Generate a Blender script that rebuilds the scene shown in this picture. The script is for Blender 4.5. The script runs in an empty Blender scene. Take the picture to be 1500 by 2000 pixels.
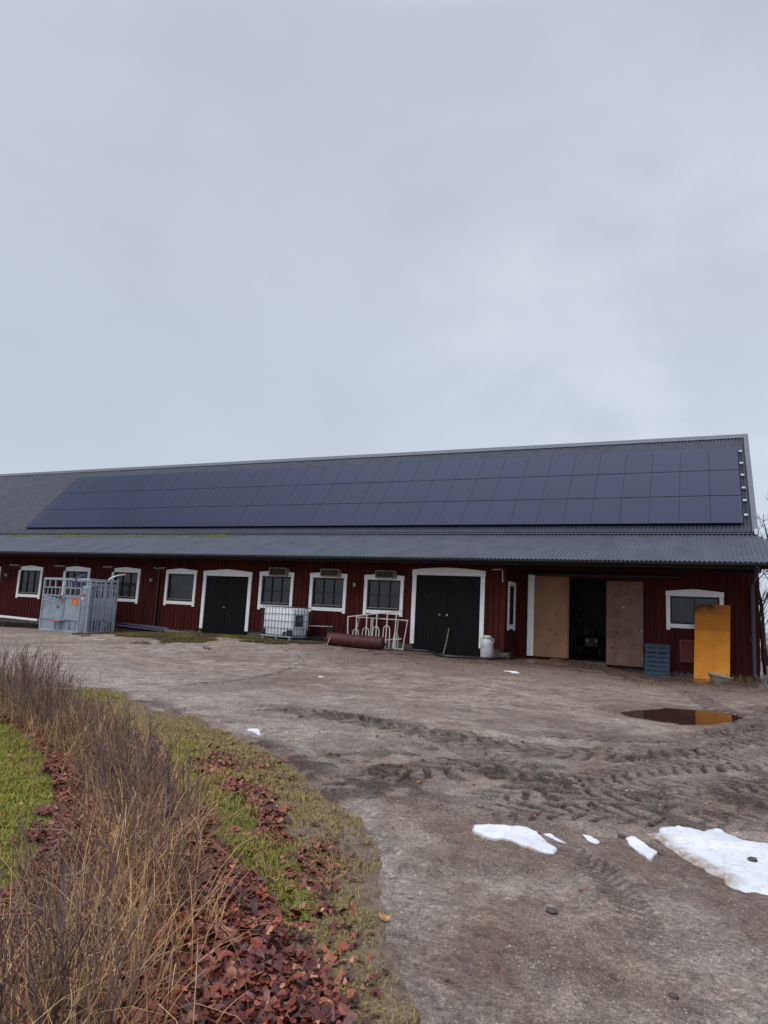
import bpy, math, random
import numpy as np
from mathutils import Vector, Matrix
random.seed(7); rng = np.random.default_rng(7)
SC = bpy.context.scene; COL = SC.collection

# ------------------------------------------------------------------ camera
F, YAW, PITCH, ROLL = 1346.01, 0.434633, 0.145059, 0.0517213
CAM = np.array([-1.40961, -24.45998, 1.347197])
_f = np.array([-math.sin(YAW)*math.cos(PITCH), math.cos(YAW)*math.cos(PITCH), math.sin(PITCH)])
_r0 = np.array([math.cos(YAW), math.sin(YAW), 0.]); _u0 = np.cross(_r0, _f)
_r = _r0*math.cos(ROLL)+_u0*math.sin(ROLL); _u = np.cross(_r, _f)
cam = bpy.data.cameras.new('camera'); camo = bpy.data.objects.new('camera', cam); COL.objects.link(camo)
m = Matrix.Identity(4)
for i in range(3):
    m[i][0], m[i][1], m[i][2], m[i][3] = _r[i], _u[i], -_f[i], CAM[i]
camo.matrix_world = m
cam.sensor_fit = 'VERTICAL'; cam.sensor_height = 36; cam.lens = F/2000*36
cam.clip_start = .05; cam.clip_end = 6000
SC.camera = camo
SC.render.resolution_x, SC.render.resolution_y = 768, 1024

# ------------------------------------------------------------------ light
SUN_EL, SUN_AZ = 50, 205         # degrees; azimuth measured from +y (behind the barn) towards +x
SKY_STRENGTH = 0.1
EXPOSURE = 0.24
SC.view_settings.view_transform = 'Standard'; SC.view_settings.look = 'None'
SC.view_settings.exposure = EXPOSURE; SC.view_settings.gamma = 1
try: SC.view_settings.use_curve_mapping = False
except Exception: pass
SC.cycles.max_bounces = 6; SC.cycles.diffuse_bounces = 3; SC.cycles.glossy_bounces = 3
SC.cycles.use_denoising = True

def S(r, g, b):
    def c(v):
        v /= 255.
        return v/12.92 if v <= .04045 else ((v+.055)/1.055)**2.4
    return (c(r), c(g), c(b), 1)

def ray(U, V): return _f + _r*(U-750)/F - _u*(V-1000)/F
class NT:
    def __init__(self, nt): self.t = nt; self.n = nt.nodes; self.l = nt.links
    def node(self, typ, **kw):
        n = self.n.new(typ)
        for k, v in kw.items():
            if k == 'ins':
                for a, b in v.items():
                    if hasattr(b, 'is_output') : self.l.new(b, n.inputs[a])
                    else: n.inputs[a].default_value = b
            else: setattr(n, k, v)
        return n
    def math(self, op, a, b=0., c=None, clamp=False):
        n = self.n.new('ShaderNodeMath'); n.operation = op; n.use_clamp = clamp
        for i, v in enumerate([a, b] + ([c] if c is not None else [])):
            if hasattr(v, 'is_output'): self.l.new(v, n.inputs[i])
            else: n.inputs[i].default_value = v
        return n.outputs[0]
    def mix(self, f, a, b, mode='MIX'):
        n = self.n.new('ShaderNodeMix'); n.data_type = 'RGBA'; n.blend_type = mode
        for i, v in ((0, f), (6, a), (7, b)):
            if hasattr(v, 'is_output'): self.l.new(v, n.inputs[i])
            else: n.inputs[i].default_value = v
        return n.outputs[2]
    def ramp(self, f, stops, interp='LINEAR'):
        n = self.n.new('ShaderNodeValToRGB'); n.color_ramp.interpolation = interp
        e = n.color_ramp.elements
        while len(e) > 1: e.remove(e[-1])
        for i, (p, c) in enumerate(stops):
            x = e[0] if i == 0 else e.new(p)
            x.position = p; x.color = c if hasattr(c, '__len__') else (c, c, c, 1)
        self.l.new(f, n.inputs[0]); return n.outputs[0]
    def noise(self, vec, scale, detail=3, rough=.55, out=0, dist=0.):
        n = self.n.new('ShaderNodeTexNoise'); n.inputs['Scale'].default_value = scale
        n.inputs['Detail'].default_value = detail; n.inputs['Roughness'].default_value = rough
        n.inputs['Distortion'].default_value = dist
        self.l.new(vec, n.inputs['Vector']); return n.outputs[out]
    def mapping(self, vec, scale=(1, 1, 1), rot=(0, 0, 0), loc=(0, 0, 0)):
        n = self.n.new('ShaderNodeMapping'); n.inputs['Scale'].default_value = scale
        n.inputs['Rotation'].default_value = rot; n.inputs['Location'].default_value = loc
        self.l.new(vec, n.inputs['Vector']); return n.outputs[0]

W = bpy.data.worlds.new('World'); SC.world = W; W.use_nodes = True
t = NT(W.node_tree); t.n.clear()
tc = t.node('ShaderNodeTexCoord').outputs['Generated']
sky = t.node('ShaderNodeTexSky'); sky.sky_type = 'NISHITA'; sky.sun_disc = False
sky.sun_elevation = math.radians(SUN_EL); sky.sun_rotation = math.radians(SUN_AZ)
sky.air_density = 1.; sky.dust_density = 3.
sep = t.node('ShaderNodeSeparateXYZ', ins={0: tc})
z = sep.outputs[2]
cl1 = t.noise(t.mapping(tc, (1.1, 1.1, 1.7), (0.1, 0.2, .5)), 1.5, 6, .5, dist=.25)
cl2 = t.noise(t.mapping(tc, (1.6, 1.6, 2.8), (0, 0.1, 1.2), (3, 1, 2)), 2.2, 5, .55, dist=.2)
cl = t.math('ADD', t.math('MULTIPLY', cl1, .65), t.math('MULTIPLY', cl2, .35))
K = 1/SKY_STRENGTH
def sk(r, g, b):
    c = S(r, g, b); return (c[0]*K, c[1]*K, c[2]*K, 1)
base = t.mix(t.math('SMOOTH_MIN', t.math('MULTIPLY', z, 1.45), 1., .1), sk(188, 199, 212), sk(180, 185, 198))
cloud = t.ramp(cl, [(.36, .93), (.5, 1.), (.64, 1.07)])
ov = t.mix(1., base, cloud, 'MULTIPLY')
# overcast sky is brighter overhead; boosted further, out of view, to light the ground
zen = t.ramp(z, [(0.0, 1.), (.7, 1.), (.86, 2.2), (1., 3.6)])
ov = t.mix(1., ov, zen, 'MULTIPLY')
# a thinner, brighter stretch of cloud low on the right
gd_ = ray(1230, 690); gd_ = gd_/np.linalg.norm(gd_)
dp_ = t.node('ShaderNodeVectorMath', operation='DOT_PRODUCT', ins={0: tc, 1: tuple(gd_)}).outputs['Value']
glow = t.math('MULTIPLY', t.ramp(dp_, [(.93, 0.), (.999, 1.)], 'EASE'), t.ramp(cl2, [(.4, .2), (.6, 1.)]))
ov = t.mix(t.math('MULTIPLY', glow, .32), ov, sk(222, 227, 234))
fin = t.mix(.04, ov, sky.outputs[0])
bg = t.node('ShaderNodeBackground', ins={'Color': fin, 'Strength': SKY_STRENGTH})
t.l.new(bg.outputs[0], t.node('ShaderNodeOutputWorld').inputs[0])
sl = bpy.data.lights.new('sun', 'SUN'); sl.energy = .9; sl.angle = math.radians(30); sl.color = (1, .96, .9)
so = bpy.data.objects.new('sun', sl); COL.objects.link(so)
_el, _az = math.radians(SUN_EL), math.radians(SUN_AZ)
so.rotation_euler = Vector((-math.sin(_az)*math.cos(_el), -math.cos(_az)*math.cos(_el), -math.sin(_el))).to_track_quat('-Z', 'Y').to_euler()

# ------------------------------------------------------------------ helpers
def ray(U, V): return _f + _r*(U-750)/F - _u*(V-1000)/F
def aty(U, V, y=0.):
    d = ray(U, V); return CAM + d*(y-CAM[1])/d[1]
def proj(P):
    d = np.asarray(P, float)-CAM; z = d@_f
    return 750+F*(d@_r)/z, 1000-F*(d@_u)/z

class MB:
    def __init__(self): self.v = []; self.f = []; self.m = []
    def add(self, vs, fs, mi=0):
        o = len(self.v); self.v += [tuple(map(float, p)) for p in vs]
        self.f += [tuple(o+i for i in f) for f in fs]; self.m += [mi]*len(fs); return self
    def box(self, x0, x1, y0, y1, z0, z1, mi=0):
        v = [(x, y, z) for x in (x0, x1) for y in (y0, y1) for z in (z0, z1)]
        return self.add(v, [(0, 1, 3, 2), (4, 6, 7, 5), (0, 4, 5, 1), (2, 3, 7, 6), (0, 2, 6, 4), (1, 5, 7, 3)], mi)
    def obox(self, c, ax, ay, az, mi=0):      # centre and three half-axis vectors
        c, ax, ay, az = map(np.asarray, (c, ax, ay, az))
        v = [c+i*ax+j*ay+k*az for i in (-1, 1) for j in (-1, 1) for k in (-1, 1)]
        return self.add(v, [(0, 1, 3, 2), (4, 6, 7, 5), (0, 4, 5, 1), (2, 3, 7, 6), (0, 2, 6, 4), (1, 5, 7, 3)], mi)
    def bar(self, a, b, w, d, up=(0, 0, 1), mi=0):   # rectangular bar from a to b
        a, b = np.asarray(a, float), np.asarray(b, float); x = b-a; L = np.linalg.norm(x); x /= L
        u = np.asarray(up, float)
        if abs(x@u) > .95: u = np.array([1., 0, 0])
        y = np.cross(u, x); y /= np.linalg.norm(y); zz = np.cross(x, y)
        return self.obox((a+b)/2, x*L/2, y*w/2, zz*d/2, mi)
    def tube(self, pts, r, n=8, mi=0, cap=True):
        pts = [np.asarray(p, float) for p in pts]; k = len(pts)
        rr = r if hasattr(r, '__len__') else [r]*k
        rings = []; prev = None
        for i, p in enumerate(pts):
            tn = pts[min(i+1, k-1)]-pts[max(i-1, 0)]; tn = tn/(np.linalg.norm(tn)+1e-12)
            if prev is None:
                a = np.array([0, 0, 1.]) if abs(tn[2]) < .9 else np.array([1., 0, 0])
            else: a = prev
            b = np.cross(tn, a); b /= (np.linalg.norm(b)+1e-12); a = np.cross(b, tn); prev = a
            rings += [p+rr[i]*(math.cos(2*math.pi*j/n)*a+math.sin(2*math.pi*j/n)*b) for j in range(n)]
        fs = [(i*n+j, i*n+(j+1) % n, (i+1)*n+(j+1) % n, (i+1)*n+j) for i in range(k-1) for j in range(n)]
        if cap: fs += [tuple(range(n-1, -1, -1)), tuple((k-1)*n+j for j in range(n))]
        return self.add(rings, fs, mi)
    def lathe(self, prof, n=24, c=(0, 0, 0), mi=0):    # prof: (r, z)
        k = len(prof)
        v = [(c[0]+r*math.cos(2*math.pi*j/n), c[1]+r*math.sin(2*math.pi*j/n), c[2]+z) for r, z in prof for j in range(n)]
        fs = [(i*n+j, i*n+(j+1) % n, (i+1)*n+(j+1) % n, (i+1)*n+j) for i in range(k-1) for j in range(n)]
        fs += [tuple(range(n-1, -1, -1)), tuple((k-1)*n+j for j in range(n))]
        return self.add(v, fs, mi)
    def prism(self, poly, vec, mi=0):                  # polygon (3D pts) swept by vec
        poly = [np.asarray(p, float) for p in poly]; n = len(poly); vec = np.asarray(vec, float)
        v = poly+[p+vec for p in poly]
        fs = [tuple(range(n)), tuple(range(2*n-1, n-1, -1))]+[(i, i+n, (i+1) % n+n, (i+1) % n) for i in range(n)]
        return self.add(v, fs, mi)
    def build(self, name, mats, parent=None, smooth=False, bevel=0., xf=None, loc=None):
        me = bpy.data.meshes.new(name)
        v = self.v
        if xf is not None: v = [tuple(xf(p)) for p in v]
        me.from_pydata(v, [], self.f); me.update()
        if not isinstance(mats, (list, tuple)): mats = [mats]
        for mm in mats: me.materials.append(mm)
        if any(self.m): me.polygons.foreach_set('material_index', self.m)
        import bmesh
        bm = bmesh.new(); bm.from_mesh(me); bmesh.ops.recalc_face_normals(bm, faces=bm.faces); bm.to_mesh(me); bm.free()
        if smooth:
            me.polygons.foreach_set('use_smooth', [True]*len(me.polygons))
            try: me.set_sharp_from_angle(angle=math.radians(40))
            except Exception: pass
        o = bpy.data.objects.new(name, me); COL.objects.link(o)
        if parent is not None: o.parent = parent
        if loc is not None: o.location = loc
        if bevel:
            b = o.modifiers.new('bevel', 'BEVEL'); b.width = bevel; b.segments = 2; b.limit_method = 'ANGLE'
        return o

def tag(o, label=None, cat=None, group=None, kind=None):
    for k, v in (('label', label), ('category', cat), ('group', group), ('kind', kind)):
        if v: o[k] = v
    return o
def empty(name, loc, rz=0., label=None, cat=None, group=None):
    o = bpy.data.objects.new(name, None); COL.objects.link(o); o.location = loc; o.rotation_euler = (0, 0, rz)
    o.empty_display_size = .2
    return tag(o, label, cat, group)
def np_mesh(name, v, faces, mats, parent=None, col=None, attrs=None, smooth=False):
    """v (n,3); faces (m,k) one polygon size"""
    me = bpy.data.meshes.new(name); n = len(v); faces = np.asarray(faces, np.int32); mm, k = faces.shape
    me.vertices.add(n); me.vertices.foreach_set('co', np.asarray(v, np.float32).ravel())
    me.loops.add(mm*k); me.loops.foreach_set('vertex_index', faces.ravel())
    me.polygons.add(mm); me.polygons.foreach_set('loop_start', np.arange(0, mm*k, k, dtype=np.int32))
    me.polygons.foreach_set('loop_total', np.full(mm, k, np.int32))
    if smooth: me.polygons.foreach_set('use_smooth', np.ones(mm, bool))
    for ma in (mats if isinstance(mats, (list, tuple)) else [mats]): me.materials.append(ma)
    me.update(calc_edges=True); me.validate()
    if col is not None:
        a = me.color_attributes.new('col', 'FLOAT_COLOR', 'POINT')
        c = np.ones((n, 4), np.float32); c[:, :3] = col; a.data.foreach_set('color', c.ravel())
    for key, val in (attrs or {}).items():
        a = me.attributes.new(key, 'FLOAT', 'POINT'); a.data.foreach_set('value', np.asarray(val, np.float32))
    o = bpy.data.objects.new(name, me); COL.objects.link(o)
    if parent is not None: o.parent = parent
    return o

# ------------------------------------------------------------------ materials
def M(name, base, rough=.6, var=.2, scale=4., bump=0., bscale=60., metal=0., spec=.5, second=None, sec_scale=2., sec_lo=.5, sec_hi=.65, stretch=(1, 1, 1), attr=None, rvar=.1, coat=0.):
    ma = bpy.data.materials.new(name); ma.use_nodes = True
    t = NT(ma.node_tree); b = t.n['Principled BSDF']
    oc = t.mapping(t.node('ShaderNodeTexCoord').outputs['Object'], stretch)
    n1 = t.noise(oc, scale, 5)
    if attr:
        c = t.node('ShaderNodeAttribute', attribute_name=attr).outputs['Color']
        c = t.mix(1., c, t.ramp(n1, [(.3, 1-var), (.7, 1+var)]), 'MULTIPLY')
    else:
        c = t.ramp(n1, [(.3, tuple(x*(1-var) for x in base[:3])+(1,)), (.7, tuple(x*(1+var) for x in base[:3])+(1,))])
    if second:
        n2 = t.noise(oc, sec_scale, 6, .6)
        c = t.mix(t.ramp(n2, [(sec_lo, 0.), (sec_hi, 1.)]), c, second)
    t.l.new(c, b.inputs['Base Color'])
    rr = t.ramp(t.noise(oc, scale*2.3, 4), [(.3, max(0., rough-rvar)), (.7, min(1., rough+rvar))])
    t.l.new(rr, b.inputs['Roughness'])
    b.inputs['Metallic'].default_value = metal; b.inputs['Specular IOR Level'].default_value = spec
    b.inputs['Coat Weight'].default_value = coat
    if bump:
        bp = t.node('ShaderNodeBump', ins={'Strength': bump, 'Height': t.noise(oc, bscale, 4)}); bp.inputs['Distance'].default_value = .02
        t.l.new(bp.outputs[0], b.inputs['Normal'])
    return ma

RED = M('falu_red_paint', S(76, 29, 26), .8, .3, 2.2, .35, 40, spec=.15, second=S(54, 25, 24), sec_scale=1.6, sec_lo=.48, sec_hi=.7, stretch=(1.6, 1.6, .35))
WHITE = M('white_trim_paint', S(246, 247, 248), .55, .04, 6, .15, 40, spec=.3, second=S(196, 194, 188), sec_scale=9, sec_lo=.58, sec_hi=.78)
BLACKDOOR = M('black_door_paint', S(9, 9, 12), .6, .3, 3, .3, 30, spec=.2, stretch=(1, 1, .3))
DARKWOOD = M('dark_soffit_wood', S(34, 29, 28), .8, .3, 4, spec=.2)
BLACKM = M('black_metal', S(26, 27, 31), .45, .2, 4, metal=.0)
CONCRETE = M('concrete', S(92, 86, 80), .85, .2, 6, .4, 40, second=S(62, 56, 52), sec_scale=3)
SHEET = M('grey_steel_roof', S(40, 47, 62), .5, .08, 1.2, .0, spec=.5, second=S(34, 41, 55), sec_scale=.6, coat=.0)
TRIMM = M('grey_steel_trim', S(92, 96, 106), .4, .08, 2.)
FIBRE = M('fibre_cement_roof', S(74, 79, 92), .52, .14, 1.1, .25, 30, second=S(56, 62, 74), sec_scale=1.5, sec_lo=.45, sec_hi=.75, stretch=(1, .4, .4))
def glass_mat(name, c, rough=.12):
    return M(name, c, rough, .25, 3, spec=.5, second=tuple(x*1.7 for x in c[:3])+(1,), sec_scale=1.6, sec_lo=.42, sec_hi=.75, rvar=.05)
GLASS = glass_mat('dusty_window_glass', S(40, 42, 44))
MULL = M('black_sash_paint', S(22, 22, 25), .5, .2, 4)
TAN = M('weathered_plywood', S(154, 116, 90), .75, .16, 1.6, .2, 30, second=S(112, 80, 62), sec_scale=7.5, sec_lo=.6, sec_hi=.72, spec=.2, stretch=(1, 1, .5))
BROWNPLY = M('damp_plywood', S(122, 96, 84), .7, .22, 2.5, .2, 30, second=S(84, 64, 56), sec_scale=6.5, sec_lo=.56, sec_hi=.72, spec=.25)
GALV = M('galvanised_steel', S(170, 180, 190), .5, .1, 5, .1, 30, metal=.25, second=S(142, 152, 164), sec_scale=3)
GALVP = M('galvanised_sheet', S(152, 164, 176), .45, .1, 3, metal=.25, second=S(126, 138, 152), sec_scale=2)
PANEL = None
MOSS = M('moss', S(86, 92, 40), .95, .35, 20, .5, 60, spec=.1)
INTER = M('interior_wall', S(120, 120, 126), .9, .2, 3)

# solar glass: very dark blue cells under smooth glass, fine cell lines
ma = PANEL = bpy.data.materials.new('solar_glass'); ma.use_nodes = True
t = NT(ma.node_tree); b = t.n['Principled BSDF']
ob = t.node('ShaderNodeTexCoord').outputs['Object']
rnd = t.node('ShaderNodeObjectInfo').outputs['Random']
n1 = t.noise(ob, 1.3, 3)
c = t.mix(n1, S(10, 27, 60), S(14, 30, 64))
c = t.mix(t.math('MULTIPLY', rnd, .4), c, S(22, 32, 78))
t.l.new(c, b.inputs['Base Color']); b.inputs['Roughness'].default_value = .14
b.inputs['Specular IOR Level'].default_value = .3

# ------------------------------------------------------------------ noise in numpy
_tab = np.random.default_rng(3).random((256, 256))
def vnoise(x, y, s, o=0):
    x = np.asarray(x)/s+o*17.3; y = np.asarray(y)/s+o*9.7
    xi = np.floor(x).astype(int); yi = np.floor(y).astype(int); fx = x-xi; fy = y-yi
    fx = fx*fx*(3-2*fx); fy = fy*fy*(3-2*fy)
    g = lambda a, b_: _tab[a % 256, b_ % 256]
    return (g(xi, yi)*(1-fx)+g(xi+1, yi)*fx)*(1-fy)+(g(xi, yi+1)*(1-fx)+g(xi+1, yi+1)*fx)*fy-.5
def fbm(x, y, s, n=4, o=0):
    r = 0; a = 1.
    for i in range(n): r = r+a*vnoise(x, y, s/2**i, o+i); a *= .5
    return r
sstep = lambda a, b_, x: (lambda q: q*q*(3-2*q))(np.clip((x-a)/(b_-a), 0, 1))

# ------------------------------------------------------------------ terrain
XW = [-60, -34, -29, -25.5, -22, -18, -15, -12, -8.3, -6, -4.5, -3, -1.5, .5, 5]
ZW = [-.5, -.3, -.2, -.2, 0, .08, .08, 0, -.06, -.03, -.1, -.24, -.26, -.2, -.25]
def gbase(x, y):
    q = sstep(-12, -2, np.asarray(y, float))
    return -.25+q*(np.interp(x, XW, ZW)+.25)
def atg(U, V):
    d = ray(U, V); ts = np.concatenate([np.arange(1, 70, .02), np.arange(70, 500, .5)])
    P = CAM+ts[:, None]*d; k = int(np.argmax(P[:, 2] < gbase(P[:, 0], P[:, 1]))); return P[k]
def poly_world(px): return np.array([atg(u, v)[:2] for u, v in px])
def inpoly(x, y, poly):
    x = np.asarray(x); y = np.asarray(y); r = np.zeros(x.shape, bool); n = len(poly)
    for i in range(n):
        x0, y0 = poly[i]; x1, y1 = poly[(i+1) % n]
        if y0 == y1: continue
        c = ((y0 > y) != (y1 > y)) & (x < (x1-x0)*(y-y0)/(y1-y0)+x0)
        r ^= c
    return r
def polydist(x, y, pl):
    """distance to a polyline, arc length, signed offset (left +)"""
    x = np.asarray(x, float); y = np.asarray(y, float)
    best = np.full(x.shape, 1e9); s = np.zeros(x.shape); sg = np.zeros(x.shape); L = 0.
    for (ax, ay), (bx, by) in zip(pl[:-1], pl[1:]):
        dx, dy = bx-ax, by-ay; l = math.hypot(dx, dy)
        q = np.clip(((x-ax)*dx+(y-ay)*dy)/l**2, 0, 1)
        ex, ey = x-(ax+q*dx), y-(ay+q*dy); d = np.hypot(ex, ey); k = d < best
        best = np.where(k, d, best); s = np.where(k, L+q*l, s)
        sg = np.where(k, np.sign(dx*ey-dy*ex), sg); L += l
    return best, s, sg*best
def smooth_line(P, n=8):
    P = np.asarray(P, float); out = []
    Q = np.vstack([2*P[0]-P[1], P, 2*P[-1]-P[-2]])
    for i in range(1, len(Q)-2):
        for k in range(n):
            q = k/n; a, b_, c, d = Q[i-1], Q[i], Q[i+1], Q[i+2]
            out.append(.5*(2*b_+(c-a)*q+(2*a-5*b_+4*c-d)*q*q+(3*b_-a-3*c+d)*q**3))
    out.append(P[-1]); return np.array(out)

# edge between the grass verge and the dirt yard
edge = poly_world([(230, 1352), (300, 1385), (400, 1408), (480, 1440), (560, 1486), (620, 1530), (655, 1580), (690, 1640), (730, 1720), (762, 1800), (785, 1900), (795, 2000)])
EDGE = np.vstack([[-60, -9], [-34, -11.4], [-18, -13.9], [-12, -15.6], edge, edge[-1]+[.35, -1.2], edge[-1]+[.9, -4], edge[-1]+[2, -40]])
LAWNPOLY = np.vstack([EDGE, [[-200, -70], [-200, -6]]])
bedR = poly_world([(330, 1500), (345, 1565), (400, 1650), (450, 1710), (500, 1780), (560, 1850), (640, 1935), (690, 2000)])
bedL = poly_world([(0, 1405), (60, 1450), (95, 1500), (108, 1570), (100, 1640), (70, 1700), (10, 1760)])
BED = np.vstack([bedL[0]+[-8, 2.2], bedL, bedL[-1]+[-.5, -1.5], bedL[-1]+[-.4, -4], bedR[-1]+[.2, -4], bedR[-1]+[.15, -1.], bedR[::-1], poly_world([(250, 1420), (120, 1362), (0, 1335)]), bedL[0]+[-8, 4.2]])
GREEN = smooth_line(poly_world([(340, 1450), (400, 1530), (460, 1600), (505, 1700), (545, 1790)]))
TRK = []
FINE = [([(980, 1428), (1150, 1441), (1300, 1445), (1450, 1420), (1540, 1375)], .27, .17), ([(800, 1415), (960, 1485), (1120, 1528), (1300, 1542), (1560, 1528)], .28, .18),
        ([(1120, 1483), (1300, 1484), (1560, 1470)], .25, .16), ([(500, 1382), (640, 1395), (800, 1425), (900, 1450)], .22, .2), ([(900, 1600), (1050, 1590), (1250, 1600), (1560, 1610)], .25, .2)]
for px, w, lug in FINE+[([(560, 1388), (700, 1408), (870, 1440), (1000, 1462), (1130, 1474), (1280, 1474), (1400, 1455), (1470, 1425), (1520, 1385)], .34, .26),
              ([(640, 1500), (740, 1520), (900, 1500), (1030, 1530), (1150, 1560), (1300, 1575), (1560, 1560)], .30, .27),
              ([(900, 1570), (1060, 1545), (1250, 1508), (1400, 1500), (1560, 1490)], .26, .21),
              ([(1090, 1640), (1160, 1690), (1230, 1760), (1280, 1850)], .12, .08),
              ([(300, 1341), (420, 1335), (510, 1322), (570, 1305), (592, 1290), (575, 1276)], .06, .09),
              ([(1330, 1345), (1430, 1400), (1490, 1440), (1560, 1500)], .3, .25)]:
    TRK.append((smooth_line(poly_world(px), 6), w, lug))
PUD = poly_world([(1207, 1388), (1240, 1383), (1310, 1381), (1390, 1384), (1440, 1393), (1458, 1400), (1425, 1408), (1390, 1415), (1340, 1413), (1280, 1407), (1230, 1397)])
PUDC = PUD.mean(0)
PUDB = float(gbase(PUDC[0], PUDC[1])); PUDZ = PUDB-.03

def lawn_mask(x, y):
    return inpoly(x+fbm(x, y, .7, 4, 101)*.22, y+fbm(x, y, .7, 4, 105)*.22, LAWNPOLY)
def terrain(x, y):
    x = np.asarray(x, float); y = np.asarray(y, float)
    h = gbase(x, y); mud = np.zeros(x.shape); wet = np.zeros(x.shape)
    d, s, sd = polydist(x, y, EDGE)
    near = (np.abs(x+6) < 40) & (y > -40) & (y < 14)
    lawn = lawn_mask(x, y)
    fade = sstep(60, 20, np.hypot(x-CAM[0], y-CAM[1]))
    dP = polydist(x, y, np.vstack([PUD, PUD[:1]]))[0]; psd = np.where(inpoly(x, y, PUD), -dP, dP)+(fbm(x, y, .4, 4, 121))*.2
    dry = sstep(-.05, .9, psd)
    h = h+fade*(fbm(x, y, 2.6, 3, 1)*.035)*dry
    yard = (~lawn)
    e = np.where(lawn, sstep(0, .8, d), 0.)
    h = h+e*.03+np.where(lawn, fbm(x, y, .5, 3, 9)*.03*fade, 0)
    hy = fbm(x, y, .42, 4, 4)*.018+fbm(x, y, .11, 3, 6)*.013
    # soft churned belt between the tracks
    for i, (pl, w, lug) in enumerate(TRK):
        bb = (x > pl[:, 0].min()-1) & (x < pl[:, 0].max()+1) & (y > pl[:, 1].min()-1) & (y < pl[:, 1].max()+1)
        if not bb.any(): continue
        dd, ss, sg = polydist(x[bb], y[bb], pl)
        L = ss.max(); pres = sstep(.0, .8, ss)*sstep(L, L-.5, ss)
        pres = pres*np.clip(.85+1.3*fbm(x[bb], y[bb], 1.1, 3, 21+i), 0.1, 1.1)
        jit = fbm(x[bb], y[bb], .35, 3, 30+i)*.09
        ph = (ss+jit)/lug+np.sign(sg)*.25+np.abs(sg)/w*1.0
        lugv = sstep(.26, .4, np.abs((ph % 1)-.5)*2)      # 1 on the bars left between lugs
        ins = sstep(w*1.05, w*.9, dd+jit*.5)
        cut = (1-lugv)*ins*pres
        big = (.034 if lug > .2 else .022) if lug > .1 else .012
        hy[bb] += -cut*big+ins*pres*lugv*big*.4+pres*np.exp(-((dd-w*1.1)/.07)**2)*.015
        mud[bb] = np.maximum(mud[bb], np.clip(cut*1.0+ins*pres*.12, 0, 1))
    clod = sstep(.12, .42, fbm(x, y, .28, 4, 50))*sstep(.02, .35, fbm(x, y, 3.1, 2, 51)+.12)
    # churned mud: the belt across the yard and the strip along the barn
    belt, _, _ = polydist(x, y, TRK[len(FINE)+1][0]); belt2, _, _ = polydist(x, y, TRK[len(FINE)][0])
    bz = np.maximum(sstep(1.5, .3, belt+fbm(x, y, 1., 3, 62)*.8), sstep(.9, .25, belt2)*.7)
    wl = sstep(-4.2, -2.4, y)*sstep(.0, -1.2, y)*sstep(-14.5, -12, x)*.8
    clods = sstep(.1, .22, fbm(x, y, .26, 5, 60)+.25*fbm(x, y, 1.5, 2, 61))
    hy = hy+clods*(bz*.013+wl*.02)*(1+1.2*fbm(x, y, .06, 2, 63))
    mud = np.maximum(mud, np.clip(clods*np.maximum(bz*.75, wl*.9), 0, 1))
    edge_mud = np.where(lawn, 0, sstep(.5, .0, d)*sstep(-.1, .25, fbm(x, y, .5, 3, 70))*sstep(-20.6, -18.5, y))
    mud = np.maximum(mud, edge_mud*.8); hy = hy+edge_mud*.03
    hy = hy*fade
    h = (h-PUDB)*(.15+.85*dry)+PUDB-.06*sstep(.28, -.28, psd); hy = hy*(.45+.55*dry)
    wet = np.maximum(sstep(.75, .1, psd)*.9, sstep(-3.2, -.6, y)*sstep(-8.2, -6.6, x)*.85)
    wet = np.maximum(wet, .8*sstep(.7, .2, np.hypot((x+.3)/2., (y+14.2)/1.6)))
    wet = np.maximum(wet, .75*sstep(1., .45, np.hypot((x+3.0)/2.6, (y+13.6)/1.2)+fbm(x, y, 1.5, 3, 66)*.5))
    h = h+np.where(yard, hy, hy*.2*(1-e))
    under = sstep(.3, 1.2, y)*((x > -60) & (x < .2) & (y < 13.2))
    global LAST_BROWN
    rt = sstep(-16, -9, x)*sstep(-8.5, -3.2, y+fbm(x, y, 2.2, 3, 68)*2.5)*sstep(14, 2, y)
    bl = np.clip(bz*.4+fbm(x, y, 1.2, 4, 69)*.6*bz, 0, 1)
    for sx, sy, sr in ((-2.75, -19.15, .75), (-.75, -18.9, 1.1), (-1.75, -19.05, .5)):
        rt = np.maximum(rt, .8*sstep(1.15, .6, np.hypot(x-sx, y-sy)/sr+fbm(x, y, .5, 3, 64)*.5))
    global LAST_PALE
    dn = d+fbm(x, y, 1.1, 3, 111)*.35; cen = sstep(.3, .45, dn)*sstep(1.15, .85, dn)*sstep(-15.5, -18.5, y)
    rt = np.maximum(rt, .55*cen*np.clip(.35+1.6*fbm(x, y, .35, 4, 112), 0, 1))
    LAST_PALE = np.where(lawn, 0, np.clip(sstep(.02, .12, dn)*sstep(.5, .3, dn)+sstep(.3, .9, dn)*sstep(4.5, 2., dn)*sstep(-18, -15.5, y)*.75+sstep(1.1, 1.4, dn)*sstep(2.3, 1.7, dn)*sstep(-17, -18.5, y)*.6, 0, 1)*np.clip(.75+fbm(x, y, .5, 4, 113), 0, 1))
    LAST_BROWN = np.where(lawn, 0, np.clip(np.maximum(rt, bl)+np.maximum(0, sstep(.16, .45, fbm(x, y, 2.4, 4, 67)))*.5, 0, 1))
    return h, mud, wet, lawn, d

def ground_z(x, y): return float(terrain(np.array([x]), np.array([y]))[0][0])

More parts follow.
